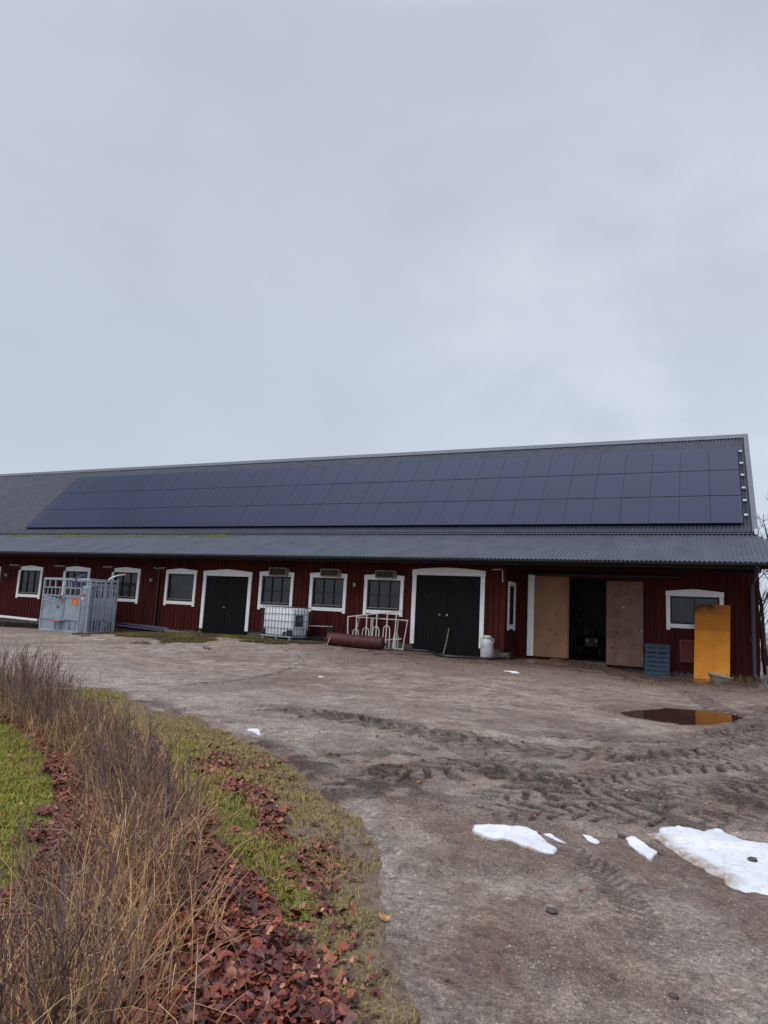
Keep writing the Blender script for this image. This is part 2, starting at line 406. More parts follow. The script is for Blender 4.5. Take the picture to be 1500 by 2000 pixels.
# one sheet, rings widening with distance, out to the horizon
rr = [0., .35]
while rr[-1] < 62: rr.append(rr[-1]+max(.011, rr[-1]*(.0036 if rr[-1] < 15 else .006)))
while rr[-1] < 4500: rr.append(rr[-1]*1.22)
rr = np.array(rr[1:])
a_d = np.radians(np.arange(52, 150, .125)); a_c = np.radians(np.arange(150, 412, 4.))
aa = np.concatenate([a_d, a_c]); na = len(aa)
gx = CAM[0]+rr[:, None]*np.cos(aa)[None]; gy = CAM[1]+rr[:, None]*np.sin(aa)[None]
gh, gmud, gwet, glawn, gd = terrain(gx.ravel(), gy.ravel()); gbrown, gpale = LAST_BROWN, LAST_PALE
gv = np.stack([gx.ravel(), gy.ravel(), gh], 1)
i, j = np.meshgrid(np.arange(len(rr)-1), np.arange(na), indexing='ij'); j2 = (j+1) % na
q = np.stack([i*na+j, (i+1)*na+j, (i+1)*na+j2, i*na+j2], -1).reshape(-1, 4)
lawnf = glawn[q].sum(1) >= 2

# yard material
def ground_material():
    ma = bpy.data.materials.new('wet_dirt'); ma.use_nodes = True
    t = NT(ma.node_tree); b = t.n['Principled BSDF']
    P = t.node('ShaderNodeTexCoord').outputs['Object']
    A = lambda k: t.node('ShaderNodeAttribute', attribute_name=k).outputs['Fac']
    big = t.noise(P, .45, 4, .55); mid = t.noise(P, 2.6, 6, .65); fine = t.noise(P, 22., 6, .75); grit = t.noise(P, 120., 3, .7)
    c = t.ramp(big, [(.32, S(140, 126, 112)), (.5, S(160, 145, 130)), (.68, S(176, 162, 147))])
    c = t.mix(t.ramp(mid, [(.42, 0.), (.62, .75)]), c, S(100, 80, 70))
    redn = t.noise(t.mapping(P, (1, 1, 1), loc=(4, 2, 0)), 1.3, 5, .65)
    c = t.mix(t.ramp(redn, [(.48, 0.), (.68, .55)]), c, S(128, 98, 76))
    # small pale stones
    vor = t.node('ShaderNodeTexVoronoi', ins={'Vector': P, 'Scale': 34.})
    v2 = t.node('ShaderNodeTexVoronoi', ins={'Vector': P, 'Scale': 75.}); g2 = t.node('ShaderNodeSeparateColor', ins={0: v2.outputs['Color']}).outputs[1]
    st = t.math('MULTIPLY', t.ramp(vor.outputs['Distance'], [(.12, 1.), (.2, 0.)]), t.ramp(t.node('ShaderNodeSeparateColor', ins={0: vor.outputs['Color']}).outputs[0], [(.86, 0.), (.9, 1.)]))
    wet, mud = A('wet'), A('mud')
    c = t.mix(t.math('MULTIPLY', A('pale'), .7), c, t.mix(1., t.ramp(fine, [(.3, .7), (.7, 1.25)]), S(168, 158, 147), 'MULTIPLY')); brown = A('brown'); c = t.mix(t.math('MULTIPLY', brown, .85), c, t.ramp(mid, [(.35, S(84, 64, 52)), (.65, S(124, 100, 84))]))
    c = t.mix(t.math('MULTIPLY', wet, .35), c, S(100, 84, 76))
    c = t.mix(t.math('MULTIPLY', t.math('POWER', mud, .6), .92), c, t.ramp(fine, [(.3, S(38, 28, 24)), (.7, S(66, 50, 43))]))
    spk = t.noise(t.mapping(P, (1, 1, 1), loc=(7, 3, 1)), 8.5, 6, .72)
    dk = t.noise(t.mapping(P, (1, 1, 1), loc=(1, 9, 4)), 30., 4, .6, dist=.8)
    g = t.mix(1., t.ramp(fine, [(.32, .42), (.43, .9), (.55, 1.06), (.7, 1.6)]), t.ramp(spk, [(.32, .55), (.42, .88), (.5, 1.02), (.66, 1.3)]), 'MULTIPLY')
    g = t.mix(1., g, t.ramp(grit, [(.32, .62), (.5, 1.), (.7, 1.45)]), 'MULTIPLY')
    g = t.mix(1., g, t.ramp(g2, [(0., .7), (.5, 1.), (.9, 1.1), (1., 1.5)]), 'MULTIPLY')
    g = t.mix(1., g, t.ramp(dk, [(.3, .35), (.37, 1.)]), 'MULTIPLY')
    g = t.mix(t.math('MULTIPLY', wet, .55), g, (1, 1, 1, 1))
    c = t.mix(1., c, g, 'MULTIPLY')
    c = t.mix(t.math('MULTIPLY', st, .7), c, S(176, 168, 160))
    t.l.new(c, b.inputs['Base Color'])
    rg = t.ramp(t.noise(P, .7, 4, .6), [(.35, .42), (.65, .72)])
    rg = t.math('SUBTRACT', rg, t.math('MULTIPLY', wet, .5)); rg = t.math('ADD', rg, t.math('MULTIPLY', fine, .12))
    t.l.new(rg, b.inputs['Roughness']); b.inputs['Specular IOR Level'].default_value = .4
    hgt = t.math('ADD', t.math('MULTIPLY', fine, .7), t.math('MULTIPLY', grit, .25)); hgt = t.math('ADD', hgt, t.math('MULTIPLY', spk, 1.1)); hgt = t.math('ADD', hgt, t.math('MULTIPLY', st, .25)); hgt = t.math('SUBTRACT', hgt, t.math('MULTIPLY', v2.outputs['Distance'], .25))
    bp = t.node('ShaderNodeBump', ins={'Strength': t.math('SUBTRACT', .9, t.math('MULTIPLY', wet, .7)), 'Height': hgt}); bp.inputs['Distance'].default_value = .035
    t.l.new(bp.outputs[0], b.inputs['Normal']); return ma
def lawn_material():
    ma = bpy.data.materials.new('turf_soil'); ma.use_nodes = True
    t = NT(ma.node_tree); b = t.n['Principled BSDF']
    P = t.node('ShaderNodeTexCoord').outputs['Object']; d = t.node('ShaderNodeAttribute', attribute_name='green').outputs['Fac']
    n = t.noise(P, 14., 5, .7); n2 = t.noise(P, 90., 3, .7)
    br = t.ramp(n, [(.3, S(92, 78, 54)), (.7, S(148, 128, 90))]); gr = t.ramp(n, [(.3, S(66, 76, 26)), (.7, S(112, 120, 48))])
    c = t.mix(d, br, gr); eg = t.node('ShaderNodeAttribute', attribute_name='edge').outputs['Fac']; c = t.mix(t.math('MULTIPLY', eg, .9), c, t.ramp(n, [(.3, S(98, 84, 72)), (.7, S(146, 130, 116))])); c = t.mix(1., c, t.ramp(n2, [(.3, .7), (.7, 1.3)]), 'MULTIPLY')
    t.l.new(c, b.inputs['Base Color']); b.inputs['Roughness'].default_value = .9; b.inputs['Specular IOR Level'].default_value = .15
    bp = t.node('ShaderNodeBump', ins={'Strength': .8, 'Height': n2}); bp.inputs['Distance'].default_value = .02
    t.l.new(bp.outputs[0], b.inputs['Normal']); return ma
def greenness(x, y):
    dg, _, _ = polydist(x, y, GREEN); bed = inpoly(x, y, BED)
    db, _, _ = polydist(x, y, bedL)
    left = (x < np.interp(y, bedL[::-1, 1], bedL[::-1, 0])) & ~bed
    g = sstep(.3, .06, dg+fbm(x, y, .5, 3, 80)*.35)
    return np.clip(np.where(bed, .0, np.where(left, .85+fbm(x, y, .6, 3, 83)*.5, g)), 0, 1), bed, left
def sub(name, faces, mat, at):
    used = np.unique(faces); mp = np.full(len(gv), -1); mp[used] = np.arange(len(used))
    return np_mesh(name, gv[used], mp[faces], mat, attrs={k: a[used] for k, a in at.items()}, smooth=True)
ggreen = np.zeros(len(gv)); k = glawn | (gd < .3); ggreen[k] = greenness(gv[k, 0], gv[k, 1])[0]
yard = sub('ground', q[~lawnf], ground_material(), {'mud': gmud, 'wet': gwet, 'brown': gbrown, 'pale': gpale}); tag(yard, kind='structure')
lawn = sub('lawn', q[lawnf], lawn_material(), {'green': ggreen, 'edge': sstep(.55, .05, gd+fbm(gv[:, 0], gv[:, 1], .35, 3, 71)*.5)}); tag(lawn, kind='structure')

# puddle
wm = bpy.data.materials.new('muddy_water'); wm.use_nodes = True; t = NT(wm.node_tree); b = t.n['Principled BSDF']
b.inputs['Base Color'].default_value = S(62, 44, 38); b.inputs['Roughness'].default_value = .03; b.inputs['IOR'].default_value = 1.33
bp = t.node('ShaderNodeBump', ins={'Strength': .03, 'Height': t.noise(t.node('ShaderNodeTexCoord').outputs['Object'], 3., 3)}); bp.inputs['Distance'].default_value = .01
t.l.new(bp.outputs[0], b.inputs['Normal'])
mb = MB(); cpt = PUDC
mb.add([(cpt[0]+(p[0]-cpt[0])*1.5, cpt[1]+(p[1]-cpt[1])*1.5, PUDZ) for p in smooth_line(np.vstack([PUD, PUD[:1]]), 5)[:-1]], [tuple(range(len(PUD)*5))])
tag(mb.build('puddle', wm), kind='structure')
# ------------------------------------------------------------------ barn
SL, YB, ZB, ROWL, RIDGE_S = 0.837470, 2.938423, 5.167766, 1.620314, 5.640462
cS, sS = math.cos(SL), math.sin(SL); OFF = .12
XL, XR = -58., .42
def rp(x, tt, n=0.): return np.array([x, YB+tt*cS-n*sS, ZB+tt*sS+n*cS])
def match(tt, n):      # slope distance on the roof sheet that stands on the same sight line as the fitted point
    v0 = proj(rp(-10, tt))[1]; ts = np.linspace(tt-1, tt+1, 2001)
    return ts[int(np.argmin([abs(proj(rp(-10, q, n))[1]-v0) for q in ts]))]
T_R = match(RIDGE_S, -OFF); T_F = -.31
ridge = rp(0, T_R, -OFF); RY, RZ = ridge[1], ridge[2]
YF, ZF = 2.79, 4.72                     # head of the lower roof
YE, ZE = -1.2, 3.404                     # eave edge of the lower roof
YBACK = 2*RY
lowz = lambda y: ZE+(y-YE)*(ZF-ZE)/(YF-YE)
RECX, RECY = -7.82, 1.5                 # the wall steps back by the sliding doors
BARN = empty('barn', (-20, 0, 0), 0, 'long dark red timber cattle barn with white window trim and grey corrugated roofs', 'barn')
BX = np.array([-20., 0, 0])
def B(mb, name, mats, parent=None, **kw):        # parts are modelled in world space, stored relative to the barn
    o = mb.build(name, mats, parent or BARN, xf=lambda p: np.asarray(p)-BX, **kw); return o

# --- walls
def openings_backing(mb, o3, x0, x1, z0, z1, ops):
    xs = sorted({x0, x1, *[min(max(v, x0), x1) for o in ops for v in o[:2]]})
    for a, b_ in zip(xs[:-1], xs[1:]):
        if b_-a < 1e-4: continue
        cuts = sorted([(o[2], o[3]) for o in ops if o[0] < (a+b_)/2 < o[1]]); zz = z0
        for c0, c1 in cuts+[(z1, z1)]:
            if c0-zz > .005: o3(mb, a, b_, zz, c0, 0., .1)
            zz = max(zz, c1)
def boards(mb, o3, x0, x1, z0, z1, ops, pitch=.2, w=.115):
    x = x0+.01
    while x+w < x1:
        zb = z0+random.uniform(-.025, .02); ww = w+random.uniform(-.012, .012)
        cuts = sorted([(o[2]-.01, o[3]+.01) for o in ops if o[0] < x+ww and o[1] > x]); zz = zb
        for c0, c1 in cuts+[(z1, z1)]:
            if c0-zz > .02: o3(mb, x, x+ww, zz, c0, -.026+random.uniform(-.004, .004), 0.002)
            zz = max(zz, c1)
        x += pitch+random.uniform(-.012, .012)
front3 = lambda y: (lambda mb, a, b_, c, d, e, f: mb.box(a, b_, y+e, y+f, c, d))
side3 = lambda x: (lambda mb, a, b_, c, d, e, f: mb.box(x-f, x-e, a, b_, c, d))

def quad(TL, TR, BL, BR, y=0.):
    P = [aty(u, v, y) for u, v in (TL, TR, BL, BR)]
    return ((P[0][0]+P[2][0])/2, (P[1][0]+P[3][0])/2, (P[2][2]+P[3][2])/2, (P[0][2]+P[1][2])/2)
WIN = [quad((-46, 1106), (2.5, 1107), (-55, 1162), (-3, 1164)),
       quad((39.5, 1107.5), (85.9, 1107.5), (32, 1166), (78.7, 1168)),
       quad((127.5, 1108.8), (178.7, 1109.3), (120, 1171), (171, 1173)),
       quad((221.9, 1110), (276.8, 1112), (214, 1174.5), (268.8, 1177.3)),
       quad((326.7, 1113.3), (386.7, 1113.9), (320.8, 1180), (380, 1182.7)),
       quad((509.1, 1117.2), (575.9, 1118.4), (504, 1188), (570.5, 1191)),
       quad((607.8, 1119.3), (679.4, 1121.6), (603.2, 1192.3), (674.3, 1196.5)),
       quad((713.3, 1123.3), (790, 1125.5), (710, 1198), (786.7, 1202.5))]
WIN9 = quad((1300, 1153.4), (1413.6, 1158), (1302.4, 1227), (1414, 1232), RECY)
DOOR1 = quad((400.2, 1115.3), (494.7, 1117.7), (390.1, 1226.2), (484.2, 1233.9))
DOOR2 = quad((806.7, 1111.9), (949.9, 1116), (802, 1255.9), (942.7, 1267))
SD0, SD1 = -7.12, -3.2                  # sliding door bay in the recess
Z_TOP = 3.5
hole = lambda q_, i=.1: (q_[0]+i, q_[1]-i, q_[2]+i, q_[3]-i)
ops1 = [hole(w) for w in WIN]+[(DOOR1[0]+.1, DOOR1[1]-.1, -1, DOOR1[3]-.1), (DOOR2[0]+.1, DOOR2[1]-.1, -1, DOOR2[3]-.1)]
ops2 = [hole(WIN9), (-5.82, -4.5, -1, 2.95)]
ops3 = [(.42, 1.22, 1.05, 2.62)]
mb = MB()
ZP = lambda x: .0
for x0, x1, zb in ((XL, -30, .1), (-30, -21.4, .18), (-21.4, RECX, .3)):
    openings_backing(mb, front3(0.), x0, x1, zb, Z_TOP, ops1); boards(mb, front3(0.), x0, x1, zb, Z_TOP, ops1)
openings_backing(mb, front3(RECY), RECX, .3, -.1, 3.9, ops2); boards(mb, front3(RECY), RECX, .3, -.12, 3.9, ops2)
openings_backing(mb, side3(RECX), .0, RECY, .2, 3.5, ops3)
boards(mb, side3(RECX), .0, RECY, .2, 3.5, ops3, .19)
mb.box(RECX-.13, RECX+.03, -.05, .0, .18, 3.4)
WALL = B(mb, 'wall', RED)
# gable end walls and back wall
mb = MB()
for x, s in ((.3, 1), (XL+.1, -1)):
    pts = [(x, RECY+.1 if s > 0 else .1, -.3), (x, YBACK-2.9, -.3), (x, YBACK-2.9, ZB-.1), (x, RY, RZ-.12), (x, YF+.1, ZB-.35), (x, YF-.05, ZF-.2), (x, RECY+.1 if s > 0 else .1, lowz(RECY if s > 0 else 0)-.14)]
    mb.prism(pts, (-.1*s, 0, 0))
    yy = RECY+.1
    while s > 0 and yy < YBACK-3:
        top = min(lowz(yy)-.2 if yy < YF else 99, RZ-.3-abs(yy-RY)*math.tan(SL)*.98)
        mb.box(x, x+.025, yy, yy+.115, .1, max(top, 1)); yy += .21
mb.box(XL+.1, .2, YBACK-3, YBACK-2.9, 0, ZB-.1)
B(mb, 'gable_wall', RED)
# plinth
mb = MB()
mb.box(XL, -30, .02, .2, -.8, .1); mb.box(-30, -21.4, .02, .2, -.8, .18)
mb.box(-21.4, DOOR1[0]+.1, .02, .2, -.8, .3); mb.box(DOOR1[1]-.1, DOOR2[0]+.1, .02, .2, -.8, .3); mb.box(DOOR2[1]-.1, RECX-.02, .02, .2, -.8, .3)
mb.box(RECX-.2, RECX-.02, .2, RECY+.2, -.8, .2)
mb.box(RECX, -5.85, RECY+.02, RECY+.2, -.8, -.1); mb.box(-4.47, .28, RECY+.02, RECY+.2, -.8, -.1)
mb.box(-5.85, -4.47, RECY-.12, RECY+.3, -.8, -.0)
mb.box(.1, .28, RECY+.2, YBACK-3, -.8, .1)
B(mb, 'plinth', CONCRETE)
# interior of the machine bay
mb = MB()
mb.box(-8.6, -8.5, RECY+.2, 7.2, -.3, 3.4); mb.box(-1.9, -1.8, RECY+.2, 7.2, -.3, 3.4)
mb.box(-8.6, -1.8, 7.2, 7.3, -.3, 3.4); mb.box(-8.6, -1.8, RECY+.1, 7.3, 3.4, 3.5)
B(mb, 'interior_room', INTER)
mb = MB(); mb.box(-8.5, -1.9, RECY+.3, 7.2, -.3, -.02); B(mb, 'interior_floor', CONCRETE)

# --- roofs
def corr(x0, x1, pitch, amp, rows, kind, n=8):
    """corrugated sheet; rows are functions x -> (y, z); returns v, f"""
    k = int((x1-x0)/pitch)*n; xs = np.linspace(x0, x1, k+1); ph = (xs-x0)/pitch
    if kind == 'sine': w = amp*np.cos(2*np.pi*ph)
    else: w = amp*np.clip(2.2*np.cos(2*np.pi*ph), -1, 1)
    V = []; 
    for r in rows:
        y, zz, ny, nz = r(xs); V.append(np.stack([xs, y+w*ny, zz+w*nz], 1))
    V = np.concatenate(V); m_ = len(xs); Fq = []
    for a in range(len(rows)-1):
        i_ = np.arange(m_-1)+a*m_; Fq.append(np.stack([i_, i_+1, i_+1+m_, i_+m_], 1))
    return V-BX, np.concatenate(Fq)
o1 = np.ones_like
T_E = -.36
rowsU = [(lambda xs, tt=tt: (o1(xs)*(YB+tt*cS+OFF*sS), o1(xs)*(ZB+tt*sS-OFF*cS), -sS, cS)) for tt in (T_E, 2.6, T_R-.04)]
V, Fq = corr(XL, XR-.04, .135, .014, rowsU, 'trap', 6)
UR = np_mesh('upper_roof', V, Fq, SHEET, BARN)
mb = MB()
e0 = rp(0, T_E, -OFF); p0, p1 = (RY, RZ-.05), (e0[1], e0[2]-.04)
mb.prism([(XL, RY, RZ-.03), (XL, e0[1]+.05, e0[2]-.03), (XL, e0[1]+.05, e0[2]-.12), (XL, RY, RZ-.15)], (XR-XL-.06, 0, 0))   # roof deck
ye = YBACK-2.2; ze = RZ-(ye-RY)*math.tan(SL)
mb.prism([(XL, RY, RZ-.01), (XL, ye, ze), (XL, ye, ze-.12), (XL, RY, RZ-.15)], (XR-XL-.06, 0, 0))
B(mb, 'roof_deck', DARKWOOD, UR)
mb = MB()
a = rp(0, T_R-.24, -OFF+.03)
mb.prism([(XL, a[1], a[2]), (XL, RY, RZ+.05), (XL, 2*RY-a[1], a[2]), (XL, RY, RZ+.02)], (XR-XL+.01, 0, 0))
B(mb, 'ridge_cap', TRIMM, UR)
mb = MB()          # verge trim along the right gable
for d0, d1, xa, xb in ((.045, .06, XR-.15, XR), (-.17, .06, XR, XR+.02)):
    lo0, hi0 = rp(0, T_E-.05, -OFF+d0), rp(0, T_R-.02, -OFF+d0); lo1, hi1 = rp(0, T_E-.05, -OFF+d1), rp(0, T_R-.02, -OFF+d1)
    mb.prism([(xa, *lo0[1:]), (xa, *hi0[1:]), (xa, *hi1[1:]), (xa, *lo1[1:])], (xb-xa, 0, 0))
    mb.prism([(xa, 2*RY-lo0[1], lo0[2]), (xa, 2*RY-hi0[1], hi0[2]), (xa, 2*RY-hi1[1], hi1[2]), (xa, 2*RY-lo1[1], lo1[2])], (xb-xa, 0, 0))
B(mb, 'verge_trim', TRIMM, UR)
# flashing strip between the roofs
mb = MB()
a = rp(0, T_E+.03, -OFF-.02)
mb.prism([(XL, YF-.05, ZF+.035), (XL, YF-.03, ZF+.045), (XL, a[1]+.02, a[2]-.012), (XL, a[1]+.05, a[2]-.045), (XL, YF+.02, ZF+.0)], (XR-.05-XL, 0, 0))
B(mb, 'flashing', TRIMM)
mb = MB(); mb.box(XL, .28, YF+.03, YF+.12, ZF-.4, a[2]-.05); B(mb, 'knee_wall', DARKWOOD)
mb = MB(); mb.box(.32, .42, YF-.12, YF+.0, ZF+.01, ZF+.2); B(mb, 'trim_end', WHITE)
# lower roof, its right edge running slightly outwards
ll = math.hypot(YF-YE, ZF-ZE); ny, nz = -(ZF-ZE)/ll, (YF-YE)/ll; XRL = 1.15
def lrow(fr):
    def g(xs):
        top = np.where(xs <= XR, YF, YF-(xs-XR)/(XRL-XR)*(YF-YE)*.999); y = YE+(top-YE)*fr
        return y, lowz(y), ny, nz
    return g
V, Fq = corr(XL, XRL, .14, .021, [lrow(0.), lrow(.33), lrow(.66), lrow(1.)], 'sine', 8)
LR = np_mesh('lower_roof', V, Fq, FIBRE, BARN, smooth=True)
mb = MB()
for f0, f1 in ((.03, .045), (.98, .995)): pass
mb.prism([(XL, YE+.06, lowz(YE+.06)-.03), (XL, YF, ZF-.03), (XL, YF, ZF-.1), (XL, YE+.06, lowz(YE+.06)-.1)], (XR-XL-.1, 0, 0))
x = -8.
mb.prism([(XR-.1, YE+.06, lowz(YE+.06)-.03), (XR-.1, YF-.02, ZF-.03), (XRL-.06, YE+.06, lowz(YE+.06)-.03)], (0, 0, -.07))
while x < .4:                                      # rafters showing under the overhang
    mb.prism([(x, YE+.1, lowz(YE+.1)-.1), (x, 1.5, lowz(1.5)-.1), (x, 1.5, lowz(1.5)-.26), (x, YE+.1, lowz(YE+.1)-.2)], (.07, 0, 0)); x += .9
B(mb, 'soffit', DARKWOOD, LR)
mb = MB(); mb.box(XL, XRL-.06, YE+.05, YE+.085, ZE-.2, ZE-.03)
mb.box(RECX, .3, -.12, .06, 3.17, 3.5)             # beam carrying the overhang
B(mb, 'fascia', DARKWOOD, LR)
# half-round gutter
mb = MB(); g = []
for k in range(9):
    an = math.pi*k/8; g.append((YE-.02-.065*math.cos(an), ZE-.055-.065*math.sin(an)))
g += [(y_*.0+YE-.02+(y_-(YE-.02))*.9, z_+.004) for y_, z_ in g[::-1]]
mb.prism([(XL, y_, z_) for y_, z_ in g], (XRL-.0-XL, 0, 0))
mb.tube([(XL, YE-.087, ZE-.055), (XRL, YE-.087, ZE-.055)], .011, 6)
B(mb, 'gutter', BLACKM, LR)
# moss on the far end of the lower roof
mv, mf = [], []
for k in range(420):
    cx = -46+24*rng.random()**1.0; cx = min(cx, -22.); yy = YF-.12-abs(rng.normal())*.22-(.25 if rng.random() < .15 else 0)
    if vnoise(np.array([cx]), np.array([0.]), 1.7, 5)[0] < -.05 and rng.random() < .8: continue
    s_ = rng.uniform(.05, .16); n_ = 7; o_ = len(mv)
    for q_ in range(n_):
        r_ = s_*rng.uniform(.6, 1.2); an = 2*math.pi*q_/n_; y_ = min(yy+r_*math.sin(an)*.8, YF-.06)
        mv.append((cx+r_*math.cos(an)*1.6, y_, lowz(y_)+.012))
    mv.append((cx, yy, lowz(yy)+.03+s_*.25)); mf += [(o_+q_, o_+(q_+1) % n_, o_+n_) for q_ in range(n_)]
o = np_mesh('moss', np.array(mv)-BX, mf, MOSS, LR); tag(o, kind='stuff')
# downpipes
mb = MB(); X = aty(305, 1180, -.1)[0]
mb.tube([(X, YE-.02, ZE-.11), (X, YE+.1, ZE-.28), (X, -.14, ZE-.55), (X, -.1, ZE-.8), (X, -.1, .2), (X, -.22, .06)], .05, 10)
B(mb, 'downpipe', BLACKM, smooth=True)
mb = MB(); X = .12
mb.tube([(X, YE-.02, ZE-.11), (X, YE+.2, ZE-.3), (X, RECY-.2, 2.95), (X, RECY-.12, 2.6), (X, RECY-.12, .0), (X, RECY-.25, -.14)], .065, 10)
DPR = M('dark_blue_grey_pipe', S(46, 52, 66), .4, .15, 3)
B(mb, 'downpipe', DPR, smooth=True)

# --- windows
def casing(q_, y, cw=.13, tw=.17, peak=.07, legs=.05, sill=True, arch=False):
    x0, x1, z0, z1 = q_; mb = MB(); yf = y-.062; th = (0, .058, 0); xm = (x0+x1)/2
    head = [(x0-.015, yf-.006, z1-tw), (x1+.015, yf-.006, z1-tw), (x1+.015, yf-.006, z1)]
    if arch:
        for k in range(1, 8):
            u_ = k/8; head.append((x1+(x0-x1)*u_, yf-.006, z1+peak*math.sin(math.pi*u_)))
    else: head += [(xm+.08, yf-.006, z1+peak), (xm-.08, yf-.006, z1+peak)]
    head += [(x0-.015, yf-.006, z1)]
    mb.prism(head, (0, .062, 0))
    zb = z0-legs if sill else z0
    mb.prism([(x0, yf, zb), (x0+cw, yf, zb), (x0+cw, yf, z1-tw-.002), (x0, yf, z1-tw-.002)], th)
    mb.prism([(x1-cw, yf, zb), (x1, yf, zb), (x1, yf, z1-tw-.002), (x1-cw, yf, z1-tw-.002)], th)
    if sill: mb.prism([(x0+cw+.002, yf+.004, z0+.02), (x1-cw-.002, yf+.004, z0+.02), (x1-cw-.002, yf+.004, z0+.16), (x0+cw+.002, yf+.004, z0+.16)], (0, .05, 0))
    return mb
def window(q_, y=0., muntin=(3, 2), peak=.07, light=True):
    cw, tw = .13, .17
    w = B(casing(q_, y, cw, tw, peak), 'window', WHITE, bevel=.006)
    x0, x1, z0, z1 = q_[0]+cw, q_[1]-cw, q_[2]+.16, q_[3]-tw
    mb = MB(); ys, ye_ = y-.01, y+.04
    for a, b_, c, d in ((x0, x0+.055, z0, z1), (x1-.055, x1, z0, z1), (x0+.057, x1-.057, z1-.06, z1), (x0+.057, x1-.057, z0, z0+.07)): mb.box(a, b_, ys, ye_, c, d)
    nx, nz_ = muntin
    for k in range(1, nx):
        xx = x0+(x1-x0)*k/nx; mb.box(xx-.02, xx+.02, ys+.01, ye_, z0+.072, z1-.062)
    for k in range(1, nz_):
        zz = z0+(z1-z0)*k/nz_; mb.box(x0+.057, x1-.057, ys+.014, ye_-.004, zz-.016, zz+.016)
    B(mb, 'sash', MULL, w)
    mb = MB(); mb.box(x0+.02, x1-.02, y+.05, y+.058, z0+.02, z1-.02); B(mb, 'pane', GLASS, w)
    if light:
        mb = MB(); mb.box(x0+.06, x1-.06, y-.035, y-.012, z0+.075, z0+.1); B(mb, 'sill_reflection', M('pale_sill_reflection', S(150, 140, 122), .7) if 'pale_sill_reflection' not in bpy.data.materials else bpy.data.materials['pale_sill_reflection'], w)  # pale strip stands in for the sill's reflection low in the pane
    return w
for k, q_ in enumerate(WIN): window(q_, 0., (3, 2) if k not in (4,) else (1, 1))
w9 = window(WIN9, RECY, (2, 1), .08, False)
# narrow window in the return wall
mb = MB(); xw = RECX+.03
for a, b_, c, d in ((.32, .44, .95, 2.7), (1.2, 1.34, .95, 2.7), (.442, 1.198, 2.56, 2.72), (.442, 1.198, 1.0, 1.16)): mb.box(xw, xw+.05, a, b_, c, d)
w = B(mb, 'window', WHITE)
mb = MB(); mb.box(RECX-.06, RECX-.05, .42, 1.22, 1.05, 2.62); B(mb, 'pane', GLASS, w)
mb = MB()
for a, b_, c, d in ((.44, .49, 1.16, 2.56), (1.15, 1.2, 1.16, 2.56), (.8, .84, 1.16, 2.56)): mb.box(RECX-.045, RECX-.0, a, b_, c, d)
B(mb, 'sash', MULL, w)
# --- doors
def hinged_door(q_, arch, zleaf, peak):
    d = B(casing(q_, 0., .16, .2, peak, 0., False, arch), 'double_door', WHITE, bevel=.006)
    x0, x1, z1 = q_[0]+.15, q_[1]-.15, q_[3]-.19; xm = (x0+x1)/2
    for a, b_ in ((x0, xm-.008), (xm+.008, x1)):
        mb = MB(); mb.box(a, b_, .0, .05, zleaf, z1); x = a+.005
        while x < b_-.05:
            e = min(x+.125, b_); mb.box(x, e-.006, -.016+random.uniform(-.003, .003), .002, zleaf-random.uniform(0, .03), z1-.004); x += .127
        B(mb, 'door_leaf', BLACKDOOR, d)
    return d, xm
d1, xm = hinged_door(DOOR1, False, -.03, .1)
mb = MB(); mb.tube([(xm-.09, -.02, 1.22), (xm-.09, -.06, 1.22), (xm+.03, -.06, 1.22)], .016, 6); B(mb, 'handle', GALV, d1)
d2, xm = hinged_door(DOOR2, True, -.02, .095)
mb = MB(); mb.box(xm-.03, xm+.03, -.03, -.016, 1.35, 1.42); B(mb, 'latch', GALV, d2); mb = MB(); mb.box(xm-.32, xm-.26, -.03, -.016, 1.36, 1.41); B(mb, 'latch', GALV, d2)
mb = MB(); mb.box(xm+.0, xm+.035, -.026, -.017, .3, 2.75); B(mb, 'cover_strip', BLACKDOOR, d2)
# sliding doors in the recess
mb = MB(); p0, p1 = aty(1033, 1122, RECY-.1), aty(1040, 1283, RECY-.1)
mb.box(p0[0]-.02, p1[0]+.02, RECY-.11, RECY-.03, .06, p0[2]); B(mb, 'door_post', WHITE, bevel=.006)
L0, L1 = aty(1040.5, 1283, 1.42)[0], aty(1110, 1286, 1.42)[0]
mb = MB(); mb.box(L0+.01, L1, 1.4, 1.45, .06, 3.0); sd = B(mb, 'sliding_door', TAN); sd['label'] = 'tan stained plywood sliding leaf'
mb = MB(); mb.box(L1-.04, L1+.012, 1.385, 1.398, .06, 2.98); B(mb, 'edge_strip', BROWNPLY, sd)
R0, R1 = aty(1184, 1296, 1.36)[0], aty(1257, 1304, 1.36)[0]
mb = MB(); mb.box(R0, R1, 1.33, 1.38, -.05, 2.88); sd = B(mb, 'sliding_door', BROWNPLY); sd['label'] = 'dark brown damp plywood sliding leaf'
mb = MB(); hh = aty(1217, 1186, 1.32); mb.box(hh[0]-.05, hh[0]+.05, 1.315, 1.33, hh[2]-.015, hh[2]+.015); B(mb, 'handle', GALV, sd); mb = MB()
hh = aty(1253, 1232, 1.32); mb.box(hh[0]-.02, hh[0]+.02, 1.3, 1.33, hh[2]-.06, hh[2]+.06); B(mb, 'latch', GALV, sd)
mb = MB(); mb.box(L0-.1, R1+1.2, 1.38, 1.46, 3.03, 3.1); mb.box(L0-.1, R1+1.2, 1.28, 1.38, 3.06, 3.09); B(mb, 'door_rail', BLACKM)
